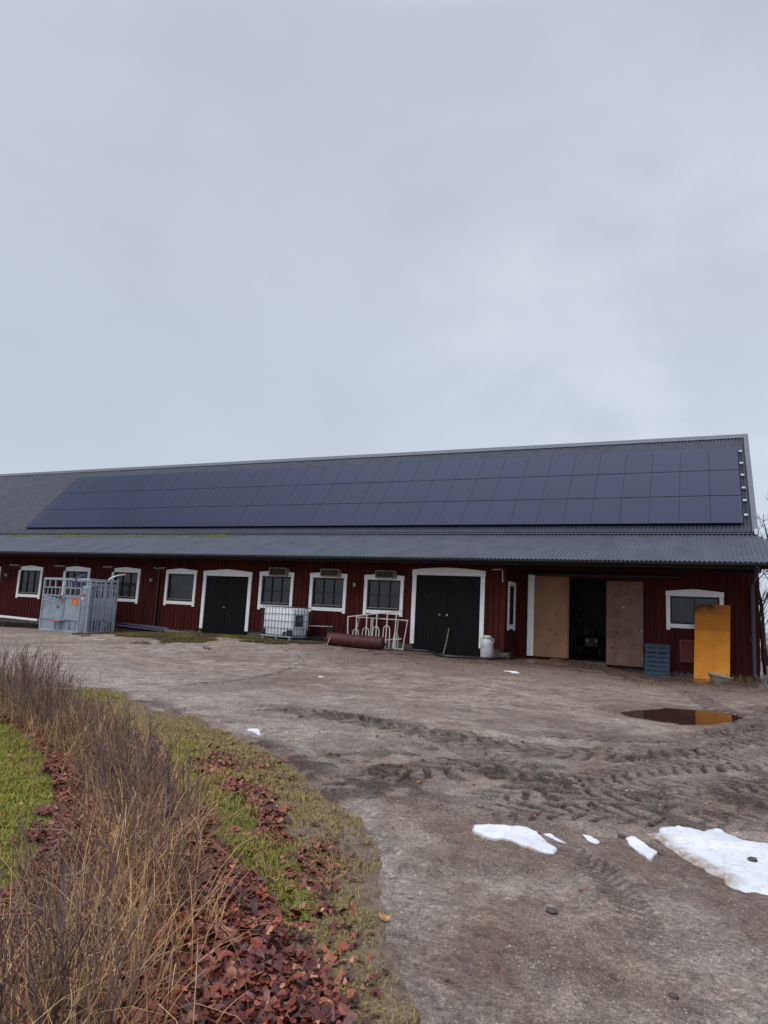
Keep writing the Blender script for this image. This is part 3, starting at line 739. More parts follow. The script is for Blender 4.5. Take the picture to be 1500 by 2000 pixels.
# air inlets above the windows
INFR = M('pinkish_inlet_wood', S(150, 132, 124), .75, .2, 6); INDK = M('inlet_mesh', S(58, 50, 44), .6, .3, 12, second=S(80, 72, 62), sec_scale=7)
for a, b_ in (((525.7, 1108.3), (557.7, 1124.7)), ((626, 1110.7), (660.3, 1126.5)), ((733, 1113.5), (769.6, 1129.5))):
    y = -.3; p, r_ = aty(*a, y), aty(*b_, y); x0, x1, z0, z1 = p[0], r_[0], r_[2], p[2]; mb = MB()
    for c in ((x0, x0+.03, z0, z1), (x1-.03, x1, z0, z1), (x0+.031, x1-.031, z1-.03, z1), (x0+.031, x1-.031, z0, z0+.03)): mb.box(c[0], c[1], y, -.05, c[2], c[3])
    inl = B(mb, 'air_inlet', INFR)
    mb = MB(); mb.box(x0+.03, x1-.03, y+.06, y+.08, z0+.03, z1-.03)
    for k in range(1, 9): xx = x0+(x1-x0)*k/9; mb.box(xx-.006, xx+.006, y+.03, y+.062, z0+.03, z1-.03)
    B(mb, 'mesh_grille', INDK, inl)
for a, b_ in ((17, 34), (106, 122), (200, 217), (300, 319)):
    p, r_ = aty(a, 1101+a*.018, -.28), aty(b_, 1101+b_*.018, -.28); mb = MB()
    mb.prism([(p[0], -.05, p[2]-.02), (p[0], -.15, p[2]-.06), (p[0], -.15, p[2]-.2), (p[0], -.05, p[2]-.3)], (r_[0]-p[0], 0, 0))
    inl = B(mb, 'air_inlet', RED)
    mb = MB(); mb.prism([(p[0]-.02, -.04, p[2]-.0), (p[0]-.02, -.22, p[2]-.02), (p[0]-.02, -.22, p[2]-.085), (p[0]-.02, -.04, p[2]-.02)], (r_[0]-p[0]+.04, 0, 0)); B(mb, 'inlet_lid', INFR, inl)
# red louvre below the right window, small plates, conduit
p, r_ = aty(1327.5, 1249, RECY-.03), aty(1374, 1296, RECY-.03); mb = MB(); x0, x1, z0, z1 = p[0], r_[0], r_[2], p[2]
LOUV = M('red_metal_louvre', S(112, 48, 44), .6, .15, 5)
mb.box(x0, x1, RECY-.04, RECY-.03, z0, z1); mb.box(x0, x0+.05, RECY-.075, RECY-.04, z0, z1); mb.box(x1-.05, x1, RECY-.075, RECY-.04, z0, z1)
mb.box(x0+.051, x1-.051, RECY-.075, RECY-.04, z1-.05, z1); mb.box(x0+.051, x1-.051, RECY-.075, RECY-.04, z0, z0+.05)
n = 11
for k in range(n):
    zz = z0+.06+(z1-z0-.12)*(k+.5)/n; mb.prism([(x0+.052, RECY-.042, zz+.03), (x0+.052, RECY-.07, zz-.015), (x0+.052, RECY-.066, zz-.022), (x0+.052, RECY-.042, zz+.018)], (x1-x0-.104, 0, 0))
B(mb, 'louvre_vent', LOUV)
p = aty(1468, 1247, RECY-.04); mb = MB()
mb.prism([(p[0]-.02, RECY-.05, p[2]+.11), (p[0]+.05, RECY-.05, p[2]+.09), (p[0]+.06, RECY-.05, p[2]-.02), (p[0]-.0, RECY-.05, p[2]-.12), (p[0]-.05, RECY-.05, p[2]-.1)], (0, .03, 0))
B(mb, 'wall_bracket', M('faded_red_plastic', S(150, 92, 84), .6))
mb = MB(); mb.tube([(-8.3, -.05, 3.1), (-7.98, -.06, 3.12), (-7.9, -.07, 3.05), (-7.9, -.07, 2.72), (-7.86, -.07, 2.66)], .014, 6); B(mb, 'conduit', WHITE)

# --- wall lamps
LGLASS = M('lamp_glass', S(150, 150, 140), .2, .1, 4)
for (u, v), lab in (((692.5, 1141), 'small black wall lantern between the two right vented windows'), ((295, 1132), 'small black wall lantern beside the black downpipe'), ((12, 1122), 'small black wall lantern at the far left end of the barn')):
    p = aty(u, v, -.16); L = empty('wall_lamp', (p[0], -.03, p[2]-.15), 0, lab, 'wall lamp', 'wall lanterns on the barn')
    mb = MB(); mb.box(-.05, .05, -.02, .0, .0, .28); mb.tube([(0, -.02, .25), (0, -.09, .3), (0, -.14, .27)], .012, 6)
    mb.lathe([(.02, .27), (.085, .22), (.08, .21), (.03, .2)], 10, (0, -.14, 0)); mb.lathe([(.05, .03), (.055, .05), (.02, .0)], 10, (0, -.14, 0))
    mb.build('lamp_body', BLACKM, L)
    mb = MB(); mb.lathe([(.048, .052), (.065, .2)], 10, (0, -.14, 0)); mb.build('lamp_glass', LGLASS, L, smooth=True)

# --- solar panels, 3 rows of 35
PW = 1.058; pm = MB(); g = .006; Wd, Hd, th = PW-2*g, ROWL-.03, .035
pm.box(0, .012, 0, Hd, -th, .0, 1); pm.box(Wd-.012, Wd, 0, Hd, -th, .0, 1); pm.box(.0125, Wd-.0125, 0, .012, -th, .0, 1); pm.box(.0125, Wd-.0125, Hd-.012, Hd, -th, .0, 1)
pm.box(.0125, Wd-.0125, .0125, Hd-.0125, -th*.8, -.002, 0)
PFR = M('black_panel_frame', S(20, 25, 44), .45, .1)
ordn = ['first', 'second', 'third', 'fourth', 'fifth', 'sixth', 'seventh', 'eighth', 'ninth', 'tenth', 'eleventh', 'twelfth', 'thirteenth', 'fourteenth', 'fifteenth', 'sixteenth', 'seventeenth', 'eighteenth']
proto = None
for r_ in range(3):
    for k in range(35):
        if proto is None:
            proto = pm.build('solar_panel', [PANEL, PFR]); o = proto
        else:
            o = proto.copy(); COL.objects.link(o)
        p = rp(-PW*(35-k)+g, r_*ROWL+.012); o.location = p
        o.rotation_euler = (SL+random.uniform(-.0015, .0015), random.uniform(-.002, .002), 0)
        row = ('bottom', 'middle', 'top')[r_]
        if k == 17: w_ = 'black solar panel at the middle of the %s row on the grey roof' % row
        elif k < 17: w_ = 'black solar panel in the %s row, %s from its left end' % (row, ordn[k]) if k else 'black solar panel at the left end of the %s row' % row
        else: w_ = 'black solar panel in the %s row, %s from its right end' % (row, ordn[34-k]) if k < 34 else 'black solar panel at the right end of the %s row' % row
        tag(o, w_, 'solar panel', 'solar panels on the barn roof')
# clamps and cable beside the array
CC = empty('roof_cable', rp(.13, 0, -OFF), 0, 'thin dark cable line with six pale clamps right of the solar panels', 'cable')
b0 = np.array(CC.location); mb = MB()
q0, q1 = rp(.1, .05, -OFF+.05), rp(.1, 4.65, -OFF+.05)
mb.tube([q0-b0, q1-b0], .012, 6); mb.build('cable', BLACKM, CC)
for k, v in enumerate((882, 905.5, 928.5, 953.5, 978, 1006.5)):
    ts = np.linspace(0, 5, 800); tt = ts[int(np.argmin([abs(proj(rp(.1, q_, -OFF+.06))[1]-v) for q_ in ts]))]
    c = rp(.1, tt, -OFF+.07)-b0; mb = MB(); mb.obox(c, (.06, 0, 0), (0, .05*cS, .05*sS), (0, -.03*sS, .03*cS)); mb.build('clamp', GALV, CC)
# ------------------------------------------------------------------ objects by the barn
ORANGE = M('orange_sticker', S(214, 66, 34), .5, .05); YELLOW = M('yellow_print', S(236, 180, 40), .5, .05); REDP = M('red_paint', S(196, 50, 60), .5, .1)
PURPLE = M('purple_strap', S(96, 84, 128), .6, .1); WLAB = M('white_label', S(214, 214, 214), .5, .05)
def frame_fn(o, ex, ey):
    o, ex, ey = np.asarray(o, float), np.asarray(ex, float), np.asarray(ey, float)
    return lambda a, b_, h: o+ex*a+ey*b_+np.array([0, 0, h])

# cattle crush: front (two gates and a drum), right side of vertical bars
Bp = aty(166, 1240, -2.5)[:2]; Ap = aty(77, 1229, -2.0)[:2]
gz = min(ground_z(*Bp), ground_z(*Ap)); LF = np.linalg.norm(Ap-Bp); ex2 = (Ap-Bp)/LF; ey2 = np.array([-ex2[1], ex2[0]])
if ey2[1] < 0: ey2 = -ey2
LS = 1.35; HT = aty(169, 1130, -2.5)[2]-gz
CR = empty('cattle_crush', (Bp[0], Bp[1], gz), 0, 'galvanised steel cattle crush with sheet gates, round drum and barred side', 'cattle crush')
G = frame_fn((0, 0, 0), (*ex2, 0), (*ey2, 0)); ux, uy = np.array([*ex2, 0]), np.array([*ey2, 0])
def sheet(mb, a0, a1, h0, h1, b_, th=.01, hb=None, mi=0):
    hb = hb if hb is not None else (h1, h1)
    mb.prism([G(a0, b_, h0), G(a1, b_, h0), G(a1, b_, hb[1]), G(a0, b_, hb[0])], uy*th, mi)
def sidesheet(mb, b0, b1, h0, h1, a_, th=.01): mb.prism([G(a_, b0, h0), G(a_, b1, h0), G(a_, b1, h1), G(a_, b0, h1)], ux*th)
H = HT; mb = MB()
for a_, b_ in ((.03, .03), (LF, 0), (LF*.53, 0), (LF, LS), (.0, LS), (.0, LS*.55)):
    mb.bar(G(a_, b_, 0), G(a_, b_, H), .075, .075, uy)
for h in (.05, H-.04):
    for p, q_ in (((0.03, 0), (LF, 0)), ((LF, 0), (LF, LS)), ((LF, LS), (0, LS)), ((0, LS), (0, 0))): mb.bar(G(*p, h), G(*q_, h), .07, .09)
mb.bar(G(0, 0, H-.22), G(0, LS, H-.22), .05, .06); mb.bar(G(LF*.53, 0, H-.04), G(LF*.53, LS, H-.04), .06, .06)
mb.bar(G(0, LS, H-.05), G(0, LS, H+.05), .08, .08, uy)
mb.build('main_frame', GALV, CR)
mb = MB(); sheet(mb, .55, LF-.03, .1, .5, .0); sheet(mb, .55, LF-.03, .5, .53, -.03, .05)
for a_ in (.8, 1.2, LF*.53, 2.3): mb.bar(G(a_, -.02, .08), G(a_, -.02, .5), .05, .04, uy)
mb.build('lower_panel', GALVP, CR)
def gate(a0, a1, sl, name):
    mb = MB(); hs = .56; 
    sheet(mb, a0+.03, a1-.03, hs, 0, -.02, .012, sl)
    mb.bar(G(a0, -.03, hs-.03), G(a0, -.03, H*.83), .05, .05, uy); mb.bar(G(a1, -.03, hs-.03), G(a1, -.03, H*.83), .05, .05, uy)
    mb.bar(G(a0, -.03, hs), G(a1, -.03, hs), .05, .05); mb.bar(G(a0, -.03, H*.82), G(a1, -.03, H*.82), .05, .05); mb.bar(G(a0, -.03, H*.67), G(a1, -.03, H*.67), .05, .05)
    mb.bar(G(a0, -.03, sl[0]+.03), G(a1, -.03, sl[1]+.03), .05, .06)
    return mb
mb = gate(LF*.54, LF-.05, (H*.56, H*.64), 'l'); n = 5
for k in range(1, n): a_ = LF*.54+(LF*.46-.05)*k/n; mb.bar(G(a_, -.03, H*.57+H*.07*k/n), G(a_, -.03, H*.82), .035, .04, uy)
for k in (1, 2): mb.bar(G(LF*(.62+.13*k), -.0, H*.82), G(LF*(.62+.13*k), -.0, H-.05), .06, .05, uy)
mb.bar(G(LF*.54, -.03, H*.5), G(LF-.05, -.03, H*.585), .04, .05)
gl = mb.build('gate', GALVP, CR)
mb = MB(); mb.bar(G(LF*.6, -.06, H*.45), G(LF*.66, -.06, H*.47), .03, .03); mb.build('latch', BLACKM, gl)
mb = gate(.55, LF*.5, (H*.64, H*.64), 'r'); mb.bar(G(LF*.45, -.0, H*.82), G(LF*.45, 0, H-.05), .06, .05, uy)
gr_ = mb.build('gate', GALVP, CR)
st = MB(); c = G(.95, -.028, H*.57); w_, h_ = .2, .15
st.obox(c, ux*w_, uy*.004, (0, 0, h_)); so_ = st.build('warning_sticker', ORANGE, gr_)
st = MB(); c2 = G(.95, -.0345, H*.57+.03)
st.prism([c2-ux*.07+np.array([0, 0, -.03]), c2+ux*.07+np.array([0, 0, -.03]), c2+np.array([0, 0, .085])], uy*.002)
for k in range(3): st.obox(G(.95, -.0335, H*.57-.05-.032*k), ux*(.15-.02*k), uy*.001, (0, 0, .01))
o = st.build('sticker_print', YELLOW, gr_); o['kind'] = 'part'; del o['kind']
mb = MB(); mb.lathe([(.23, .08), (.24, .1), (.24, H*.83), (.2, H*.845), (.05, H*.85)], 20, tuple(G(.27, .12, 0))); dr = mb.build('drum', GALVP, CR, smooth=True)
mb = MB(); mb.obox(G(.25, -.13, H*.7), ux*.1, uy*.006, (0, 0, .05)); mb.build('red_sticker', ORANGE, dr)
mb = MB(); mb.obox(G(.27, -.125, H*.635), ux*.08, uy*.004, (0, 0, .05)); mb.build('data_plate', WLAB, dr)
mb = MB(); mb.obox(G(.27, .1, H*.86), ux*.3, uy*.1, (0, 0, .02)); mb.tube([G(.5, -.05, .1), G(.5, -.05, H*.8)], .02, 6); mb.tube([G(.5, -.05, H*.75), G(.6, -.14, H*.62), G(.52, -.12, H*.5)], .012, 6); mb.build('drum_bracket', GALV, CR)
mb = MB()       # right side bars
for k in range(8):
    b_ = .28+(LS-.35)*k/7; mb.bar(G(-.0, b_, .06), G(0, b_, H*.88), .05, .045, uy)
mb.bar(G(0, .1, H*.88), G(0, LS, H*.88), .05, .05); mb.bar(G(0, LS*.62, .1), G(0, LS*.8, .9), .025, .025)
mb.build('side_bars', GALV, CR)
mb = MB(); sheet(mb, .0, LF, .55, H*.66, LS-.06); sidesheet(mb, 0, LS, .55, H*.66, LF-.04)
for k in range(1, 9): a_ = LF*k/9; mb.bar(G(a_, LS-.02, .1), G(a_, LS-.02, H), .045, .04, uy)
mb.bar(G(0, LS-.02, H*.82), G(LF, LS-.02, H*.82), .05, .04); mb.build('rear_wall', GALVP, CR)
mb = MB(); mb.obox(G(LF*.54, -.16, .5), ux*.3, uy*.14, (0, 0, .03)); mb.bar(G(LF*.6, -.1, .05), G(LF*.6, -.1, .48), .03, .03, uy)
pd_ = mb.build('pedal_bracket', GALV, CR)
mb = MB(); mb.obox(G(LF*.54, -.31, .46), ux*.3, uy*.012, (0, 0, .03)); mb.build('red_pedal', REDP, pd_)
mb = MB(); mb.tube([G(0, .8, H-.06), G(-.02, .95, H+.1), G(-.04, 1.3, H+.24), G(-.06, 1.65, H+.3)], .03, 8); hd = mb.build('lever', WHITE, CR, smooth=True)
mb = MB(); mb.tube([G(-.06, 1.65, H+.3), G(-.065, 1.75, H+.3)], .035, 8); mb.build('grip', REDP, hd)
mb = MB(); mb.tube([G(LF*.24, .0, H*.8), G(LF*.3, -.05, H*.86), G(LF*.3, -.05, H), G(LF*.26, .0, H+.05), G(LF*.18, .03, H+.16)], .05, 6); mb.build('strap', PURPLE, CR)
mb = MB(); mb.obox(G(LF*.535, -.06, H*.585), ux*.05, uy*.02, (0, 0, .05)); mb.build('red_lock', REDP, CR)

# white liquid container in a wire cage
Lp, Mp = np.array([-17.4, -1.05]), np.array([-15.75, -1.5]); la = np.linalg.norm(Lp-Mp); e1 = (Lp-Mp)/la; e2 = np.array([-e1[1], e1[0]])
if e2[1] < 0: e2 = -e2
gz = ground_z(*Mp)+.0; IB = empty('liquid_container', (Mp[0], Mp[1], gz), 0, 'white plastic liquid tank in a grey wire cage below the fourth window from the right', 'liquid tank')
G = frame_fn((0, 0, 0), (*e1, 0), (*e2, 0)); ux, uy = np.array([*e1, 0]), np.array([*e2, 0]); dp = 1.0; Ht = aty(512, 1183, -1.05)[2]-gz; zt0 = .2
TANKM = M('translucent_white_plastic', S(246, 248, 250), .45, .03, 3, second=S(234, 238, 242), sec_scale=2)
mb = MB(); n = 4
prof = []
for cx, cy, a0 in ((la-.12, dp-.12, 0), (.12, dp-.12, 90), (.12, .12, 180), (la-.12, .12, 270)):
    for k in range(5): an = math.radians(a0+22.5*k); prof.append((cx+.09*math.cos(an), cy+.09*math.sin(an)))
rings = [(zt0, .94), (zt0+.06, 1.), (Ht-.12, 1.), (Ht-.05, .95), (Ht-.03, .8)]
vs = []
for h, s_ in rings: vs += [G(la/2+(a_-la/2)*s_, dp/2+(b_-dp/2)*s_, h) for a_, b_ in prof]
m_ = len(prof); fs = [(i*m_+k, i*m_+(k+1) % m_, (i+1)*m_+(k+1) % m_, (i+1)*m_+k) for i in range(len(rings)-1) for k in range(m_)]+[tuple(range(m_)), tuple((len(rings)-1)*m_+k for k in range(m_))]
mb.add(vs, fs); tk = mb.build('tank', TANKM, IB, smooth=True)
mb = MB(); mb.lathe([(.16, Ht-.04), (.16, Ht+.0), (.05, Ht+.01)], 16, tuple(G(la/2, dp/2, 0))); mb.build('lid', BLACKM, tk)
mb = MB(); c = G(-.001, .38, Ht*.62)
mb.obox(G(.012, .42, Ht*.6), ux*.006, uy*.2, (0, 0, .22)); lab_ = mb.build('label_plate', M('dark_label', S(58, 62, 78), .5), tk)
mb = MB(); mb.prism([G(.004, .3, Ht*.62), G(.004, .52, Ht*.58), G(.004, .56, Ht*.7), G(.004, .44, Ht*.7), G(.004, .42, Ht*.65)], -ux*.002); mb.build('label_print', M('label_print', S(120, 128, 140), .5), tk)
mb = MB(); CG = .0095
for k in range(5):
    h = zt0+(Ht-zt0)*k/4
    mb.tube([G(0, 0, h), G(la, 0, h), G(la, dp, h), G(0, dp, h), G(0, 0, h)], CG if k < 4 else .017, 6)
for k in range(10):
    a_ = la*k/9
    for b_ in (0, dp): mb.tube([G(a_, b_, zt0-.05), G(a_, b_, Ht)], CG, 6)
for k in range(1, 6):
    b_ = dp*k/6
    for a_ in (0, la): mb.tube([G(a_, b_, zt0-.05), G(a_, b_, Ht)], CG, 6)
mb.tube([G(la*.3, 0, Ht+.005), G(la*.3, dp, Ht+.005)], .018, 6); mb.tube([G(la*.7, 0, Ht+.005), G(la*.7, dp, Ht+.005)], .018, 6)
mb.build('wire_cage', M('galvanised_wire', S(84, 90, 98), .5, .1, 5, metal=.2), IB, smooth=True)
mb = MB(); mb.bar(G(-.02, 0, .16), G(la+.02, 0, .16), .04, .05); mb.bar(G(-.02, dp, .16), G(la+.02, dp, .16), .04, .05); mb.bar(G(0, 0, .16), G(0, dp, .16), .04, .05); mb.bar(G(la, 0, .16), G(la, dp, .16), .04, .05)
for a_ in (.1, la/2, la-.1): mb.bar(G(a_, 0, .03), G(a_, dp, .03), .09, .04)
for a_ in (.08, la/2, la-.08):
    for b_ in (.05, dp-.05): mb.bar(G(a_, b_, .05), G(a_, b_, .16), .07, .07, uy)
mb.build('pallet_frame', GALV, IB)
for a_, b_ in ((.12, .04), (la-.1, .04), (.04, dp-.12)):
    mb = MB(); mb.obox(G(a_, b_, zt0+.1), ux*.12, uy*.05, (0, 0, .12)); mb.build('corner_guard', BLACKM, IB)
mb = MB(); mb.tube([G(.35, .12, zt0+.1), G(.35, -.05, zt0+.1)], .05, 10); mb.tube([G(.35, -.05, zt0+.1), G(.35, -.07, zt0+.02)], .04, 8); mb.build('valve', BLACKM, IB)

# dark frame behind the tank
PX = lambda u, v, y: aty(u, v, y)
p = PX(604, 1252, -.55); FR = empty('metal_trestle', p, 0, 'low dark metal trestle between the white caged tank and the rusty roller', 'trestle'); D = lambda u, v, y: PX(u, v, y)-p
mb = MB(); mb.tube([D(598, 1222, -.55), D(649, 1224, -.55)], .02, 6); mb.tube([D(598, 1222, -.15), D(649, 1224, -.15)], .02, 6); mb.build('rail', GALV, FR)
for u in (603, 643):
    for y in (-.55, -.15):
        mb = MB(); a = D(u, 1223, y); zb_ = ground_z(p[0]+a[0], y)-p[2]; mb.bar(a, (a[0], a[1], zb_), .06, .06, (0, 1, 0)); mb.build('leg', BLACKM, FR)
mb = MB(); mb.bar(D(596, 1246, -.6), D(650, 1250, -.6), .1, .16); mb.build('beam', DARKWOOD, FR)
mb = MB(); c = D(645, 1233, -.5); mb.tube([c+np.array([0, -.05, 0]), c+np.array([0, .05, 0])], .13, 14); mb.build('wheel', BLACKM, FR)

# feed barriers: white tubular frames leaning on the wall
def barrier(label, rails, posts, loops, y0, y1, r_):
    f_ = lambda u, v: PX(u, v, y0+(1266-v)/72*(y1-y0))
    o = f_(rails[0][0][0], 1262); o[2] = ground_z(o[0], o[1]); E_ = empty('feed_barrier', o, 0, label, 'feed barrier', 'white tubular feed barriers against the wall')
    mb = MB()
    for a, b_ in rails: mb.tube([f_(*a)-o, f_(*b_)-o], r_*1.15, 8)
    mb.build('rail', WPIPE, E_, smooth=True)
    for a, b_ in posts: mb = MB(); mb.tube([f_(*a)-o, f_(*b_)-o], r_, 8); mb.build('post', WPIPE, E_, smooth=True)
    for u, v, w_, vb in loops:
        pts = [(u-w_-2.5, vb), (u-w_, v+8), (u-w_*.8, v+3), (u-w_*.4, v+.6), (u, v), (u+w_*.4, v+.6), (u+w_*.8, v+3), (u+w_, v+8), (u+w_-2, vb)]
        mb = MB(); mb.tube([f_(*q_)-o+np.array([0, -.03, 0]) for q_ in pts], r_*.8, 8); mb.build('neck_loop', WPIPE, E_, smooth=True)
    return E_
WPIPE = M('worn_white_tube', S(196, 196, 192), .5, .1, 8, second=S(140, 128, 116), sec_scale=7, sec_lo=.55, sec_hi=.7)
cx = lambda x, y: (600+x/3.75, 1050+y/3.75)
barrier('white tubular feed barrier with neck loops, its top rail rising to the right', [(cx(297, 580), cx(690, 538))],
        [(cx(299, 580), cx(294, 800)), (cx(363, 574), cx(352, 805)), (cx(438, 566), cx(424, 812)), (cx(513, 558), cx(497, 818)), (cx(589, 550), cx(570, 822)), (cx(656, 542), cx(632, 818))],
        [(*cx(357, 670), 5.5, 1262), (*cx(431, 660), 6.2, 1264), (*cx(506, 652), 6.2, 1266), (*cx(584, 645), 6.2, 1268)], -1.0, -.4, .022)
barrier('white tubular feed barrier with a sloping right post, behind the looped one', [(cx(360, 582), cx(740, 608)), (cx(632, 812), cx(705, 820)), (cx(560, 752), cx(690, 742))],
        [(cx(735, 610), cx(698, 818)), (cx(668, 604), cx(642, 812)), (cx(471, 592), cx(456, 800)), (cx(482, 592), cx(468, 800)), (cx(382, 584), cx(362, 680))], [(*cx(652, 705), 4.5, 1266)], -.75, -.25, .02)

# rusty roller
RUST = M('rusty_red_steel', S(78, 32, 27), .65, .3, 3, .2, 25, metal=.1, second=S(48, 26, 23), sec_scale=3.5, sec_lo=.48, sec_hi=.66)
a, b_ = np.array([-14.05, -1.6]), np.array([-11.95, -1.22]); r_ = .25
za, zb_ = ground_z(*a)+r_-.03, ground_z(*b_)+r_-.03; RO = empty('steel_roller', (*a, za-r_), 0, 'long rusty red steel roller lying on the mud in front of the white feed barriers', 'roller')
A3, B3 = np.array([0, 0, r_]), np.array([*(b_-a), zb_-za+r_]); dd = (B3-A3)/np.linalg.norm(B3-A3)
mb = MB(); mb.tube([A3, A3+dd*.02, A3+dd*.021, B3-dd*.021, B3-dd*.02, B3], [r_-.03, r_-.005, r_, r_, r_-.005, r_-.03], 28); mb.build('drum', RUST, RO, smooth=True)
for s_, p_ in ((-1, A3), (1, B3)):
    mb = MB(); mb.tube([p_, p_+dd*.14*s_], .04, 10); mb.build('axle_stub', RUST, RO, smooth=True)
def stick(name, lab, cat, a, b_, r_, mat):
    mb = MB(); a, b_ = np.asarray(a), np.asarray(b_); mid = (a+b_)/2+np.array([.012, 0, 0]); mb.tube([a*0, mid-a, b_-a], [r_, r_*.95, r_*.9], 8)
    return tag(mb.build(name, mat, smooth=True, loc=a), lab, cat)
WOOD = M('pale_stick_wood', S(150, 118, 88), .8, .2, 8, stretch=(1, 1, .2)); GREYWOOD = M('grey_stick_wood', S(122, 110, 100), .8, .2, 8)
p = PX(637.5, 1265, -1.95); p[2] = ground_z(p[0], p[1]); stick('wooden_stick', 'short pale wooden stick leaning on the left end of the rusty roller', 'stick', p, PX(645, 1243, -1.78), .028, WOOD)
p = PX(865.5, 1279, -.7); p[2] = ground_z(p[0], p[1]); stick('broom_handle', 'grey wooden broom handle leaning against the large black double door', 'handle', p, PX(877, 1228, -.03), .027, GREYWOOD)
# hose
mb = MB(); pts = []
for u, v in [(835, 1266.5), (838, 1270.5), (842, 1275), (850, 1279.5), (862, 1283), (880, 1285), (905, 1287), (930, 1288.5), (955, 1289.5), (980, 1289), (1005, 1288), (1020, 1286)]:
    q_ = atg(u, v); q_[1] = min(q_[1], -.12) if u < 960 else min(q_[1], .3); q_[2] = ground_z(q_[0], q_[1])+.045; pts.append(q_)
o = np.array(pts[0]); pts = smooth_line([q_-o for q_ in pts], 4); mb.tube(pts, .05, 8)
tag(mb.build('hose', BLACKM, smooth=True, loc=o), 'thick black hose curving along the foot of the large black door', 'hose')
# milk can
p = PX(950, 1285.5, -.72); p[2] = ground_z(p[0], p[1]); MC = empty('milk_can', p, 0, 'pale grey metal milk can with a narrow neck beside the large black door', 'milk can')
ALU = M('pale_milk_can_metal', S(196, 198, 196), .5, .1, 5, .1, 20, metal=.15, second=S(150, 150, 146), sec_scale=5)
mb = MB(); mb.lathe([(.2, 0), (.215, .02), (.21, .04), (.215, .06), (.222, .3), (.222, .5), (.215, .55), (.2, .6), (.155, .655), (.14, .67), (.14, .72)], 24); cb = mb.build('can_body', ALU, MC, smooth=True)
mb = MB(); mb.lathe([(.14, .71), (.16, .72), (.165, .76), (.15, .785), (.05, .8)], 24); mb.build('lid', ALU, MC, smooth=True)
for s_ in (-1, 1):
    mb = MB(); mb.tube([(.205*s_, 0, .55), (.25*s_, 0, .6), (.24*s_, 0, .68), (.15*s_, 0, .69)], .014, 8); mb.build('handle', ALU, MC, smooth=True)
# stone block by the corner
p = PX(985, 1281, -.3); p[2] = ground_z(p[0], p[1]); mb = MB(); mb.prism([(-.17, -.12, -.02), (.16, -.13, -.02), (.18, .1, -.02), (-.15, .12, -.02)], (.01, .0, .24))
tag(mb.build('concrete_block', CONCRETE, bevel=.02, loc=p), 'small grey concrete block at the wall corner below the narrow window', 'block')
# flat stone under the sliding door
p = PX(1089, 1293, 1.0); p[2] = ground_z(p[0], p[1]); mb = MB(); mb.lathe([(.28, -.03), (.3, .02), (.24, .06), (.1, .07)], 9); tag(mb.build('flat_stone', CONCRETE, smooth=True, loc=p), 'flat grey stone below the tan sliding door', 'stone')

# blue pallet leaning on the wall
p0, p1 = PX(1258.5, 1317.5, .8), PX(1308, 1321, .8); zg = ground_z((p0[0]+p1[0])/2, .8)+.01; wd = p1[0]-p0[0]
PAL = empty('wooden_pallet', (p0[0], .8, zg), 0, 'blue painted wooden pallet leaning upright beside the brown sliding door', 'pallet'); PAL.rotation_euler = (-.3, 0, .0)
htp = 1.1; BLUE = M('worn_blue_paint', S(42, 68, 86), .75, .25, 7, .3, 30, second=S(38, 46, 54), sec_scale=6, sec_lo=.5, sec_hi=.65, stretch=(.4, 1, 1))
zz = 0
for k in range(7):
    h = .122+.015*random.random(); mb = MB(); dz = random.uniform(-.012, .012)
    mb.prism([(0, 0, zz), (wd, 0, zz+dz), (wd, 0, zz+h+dz), (0, 0, zz+h)], (0, .022, 0)); mb.build('deck_board', BLUE, PAL, bevel=.004); zz += htp/7
for x in (0, wd/2-.05, wd-.1):
    mb = MB(); mb.box(x, x+.1, .024, .046, 0, htp-.04); st_ = mb.build('stringer', BLUE, PAL)
    for z_ in (.0, htp/2-.07, htp-.18):
        mb = MB(); mb.box(x, x+.1, .048, .125, z_, z_+.14); mb.build('block', BLUE, st_)
    mb = MB(); mb.box(x, x+.1, .127, .149, 0, htp-.04); mb.build('bottom_board', BLUE, PAL)

# orange board leaning on the wall
bl, br, tl, tr = PX(1355, 1325, .72), PX(1425.5, 1331, .72), PX(1357.5, 1180, 1.40), PX(1426.5, 1182.5, 1.40)
ma = bpy.data.materials.new('orange_board_paint'); ma.use_nodes = True; t = NT(ma.node_tree); b = t.n['Principled BSDF']
oc = t.node('ShaderNodeTexCoord').outputs['Object']; n1 = t.noise(oc, 2.2, 4); c = t.ramp(n1, [(.3, S(212, 130, 32)), (.7, S(230, 150, 48))])
sp = t.node('ShaderNodeSeparateXYZ', ins={0: oc}); zz_ = sp.outputs[2]
pan = t.ramp(zz_, [(.0, 0.), (1., 0.)]); low = t.math('GREATER_THAN', zz_, 1.55); c = t.mix(t.math('MULTIPLY', low, .45), c, S(176, 98, 28))
st_n = t.noise(t.mapping(oc, (2.2, 1, 3.)), 1.4, 5, .65)
sm = t.math('MULTIPLY', t.ramp(t.math('DIVIDE', zz_, 2.5), [(.8, 0.), (.93, 1.)]), t.ramp(sp.outputs[0], [(0.5, 1.), (.95, .15)])); sm = t.math('MULTIPLY', sm, t.ramp(st_n, [(.3, .35), (.55, 1.)]))
c = t.mix(sm, c, S(58, 40, 26)); spots = t.noise(oc, 9., 4, .7); c = t.mix(t.ramp(spots, [(.62, 0.), (.72, .5)]), c, S(120, 76, 36))
t.l.new(c, b.inputs['Base Color']); b.inputs['Roughness'].default_value = .6; b.inputs['Specular IOR Level'].default_value = .3
mb = MB(); o = np.array(bl); mb.prism([bl-o, br-o, tr-o, tl-o], (0, .018, 0))
tag(mb.build('plywood_sheet', ma, loc=o), 'tall orange painted plywood sheet leaning against the right window', 'board')
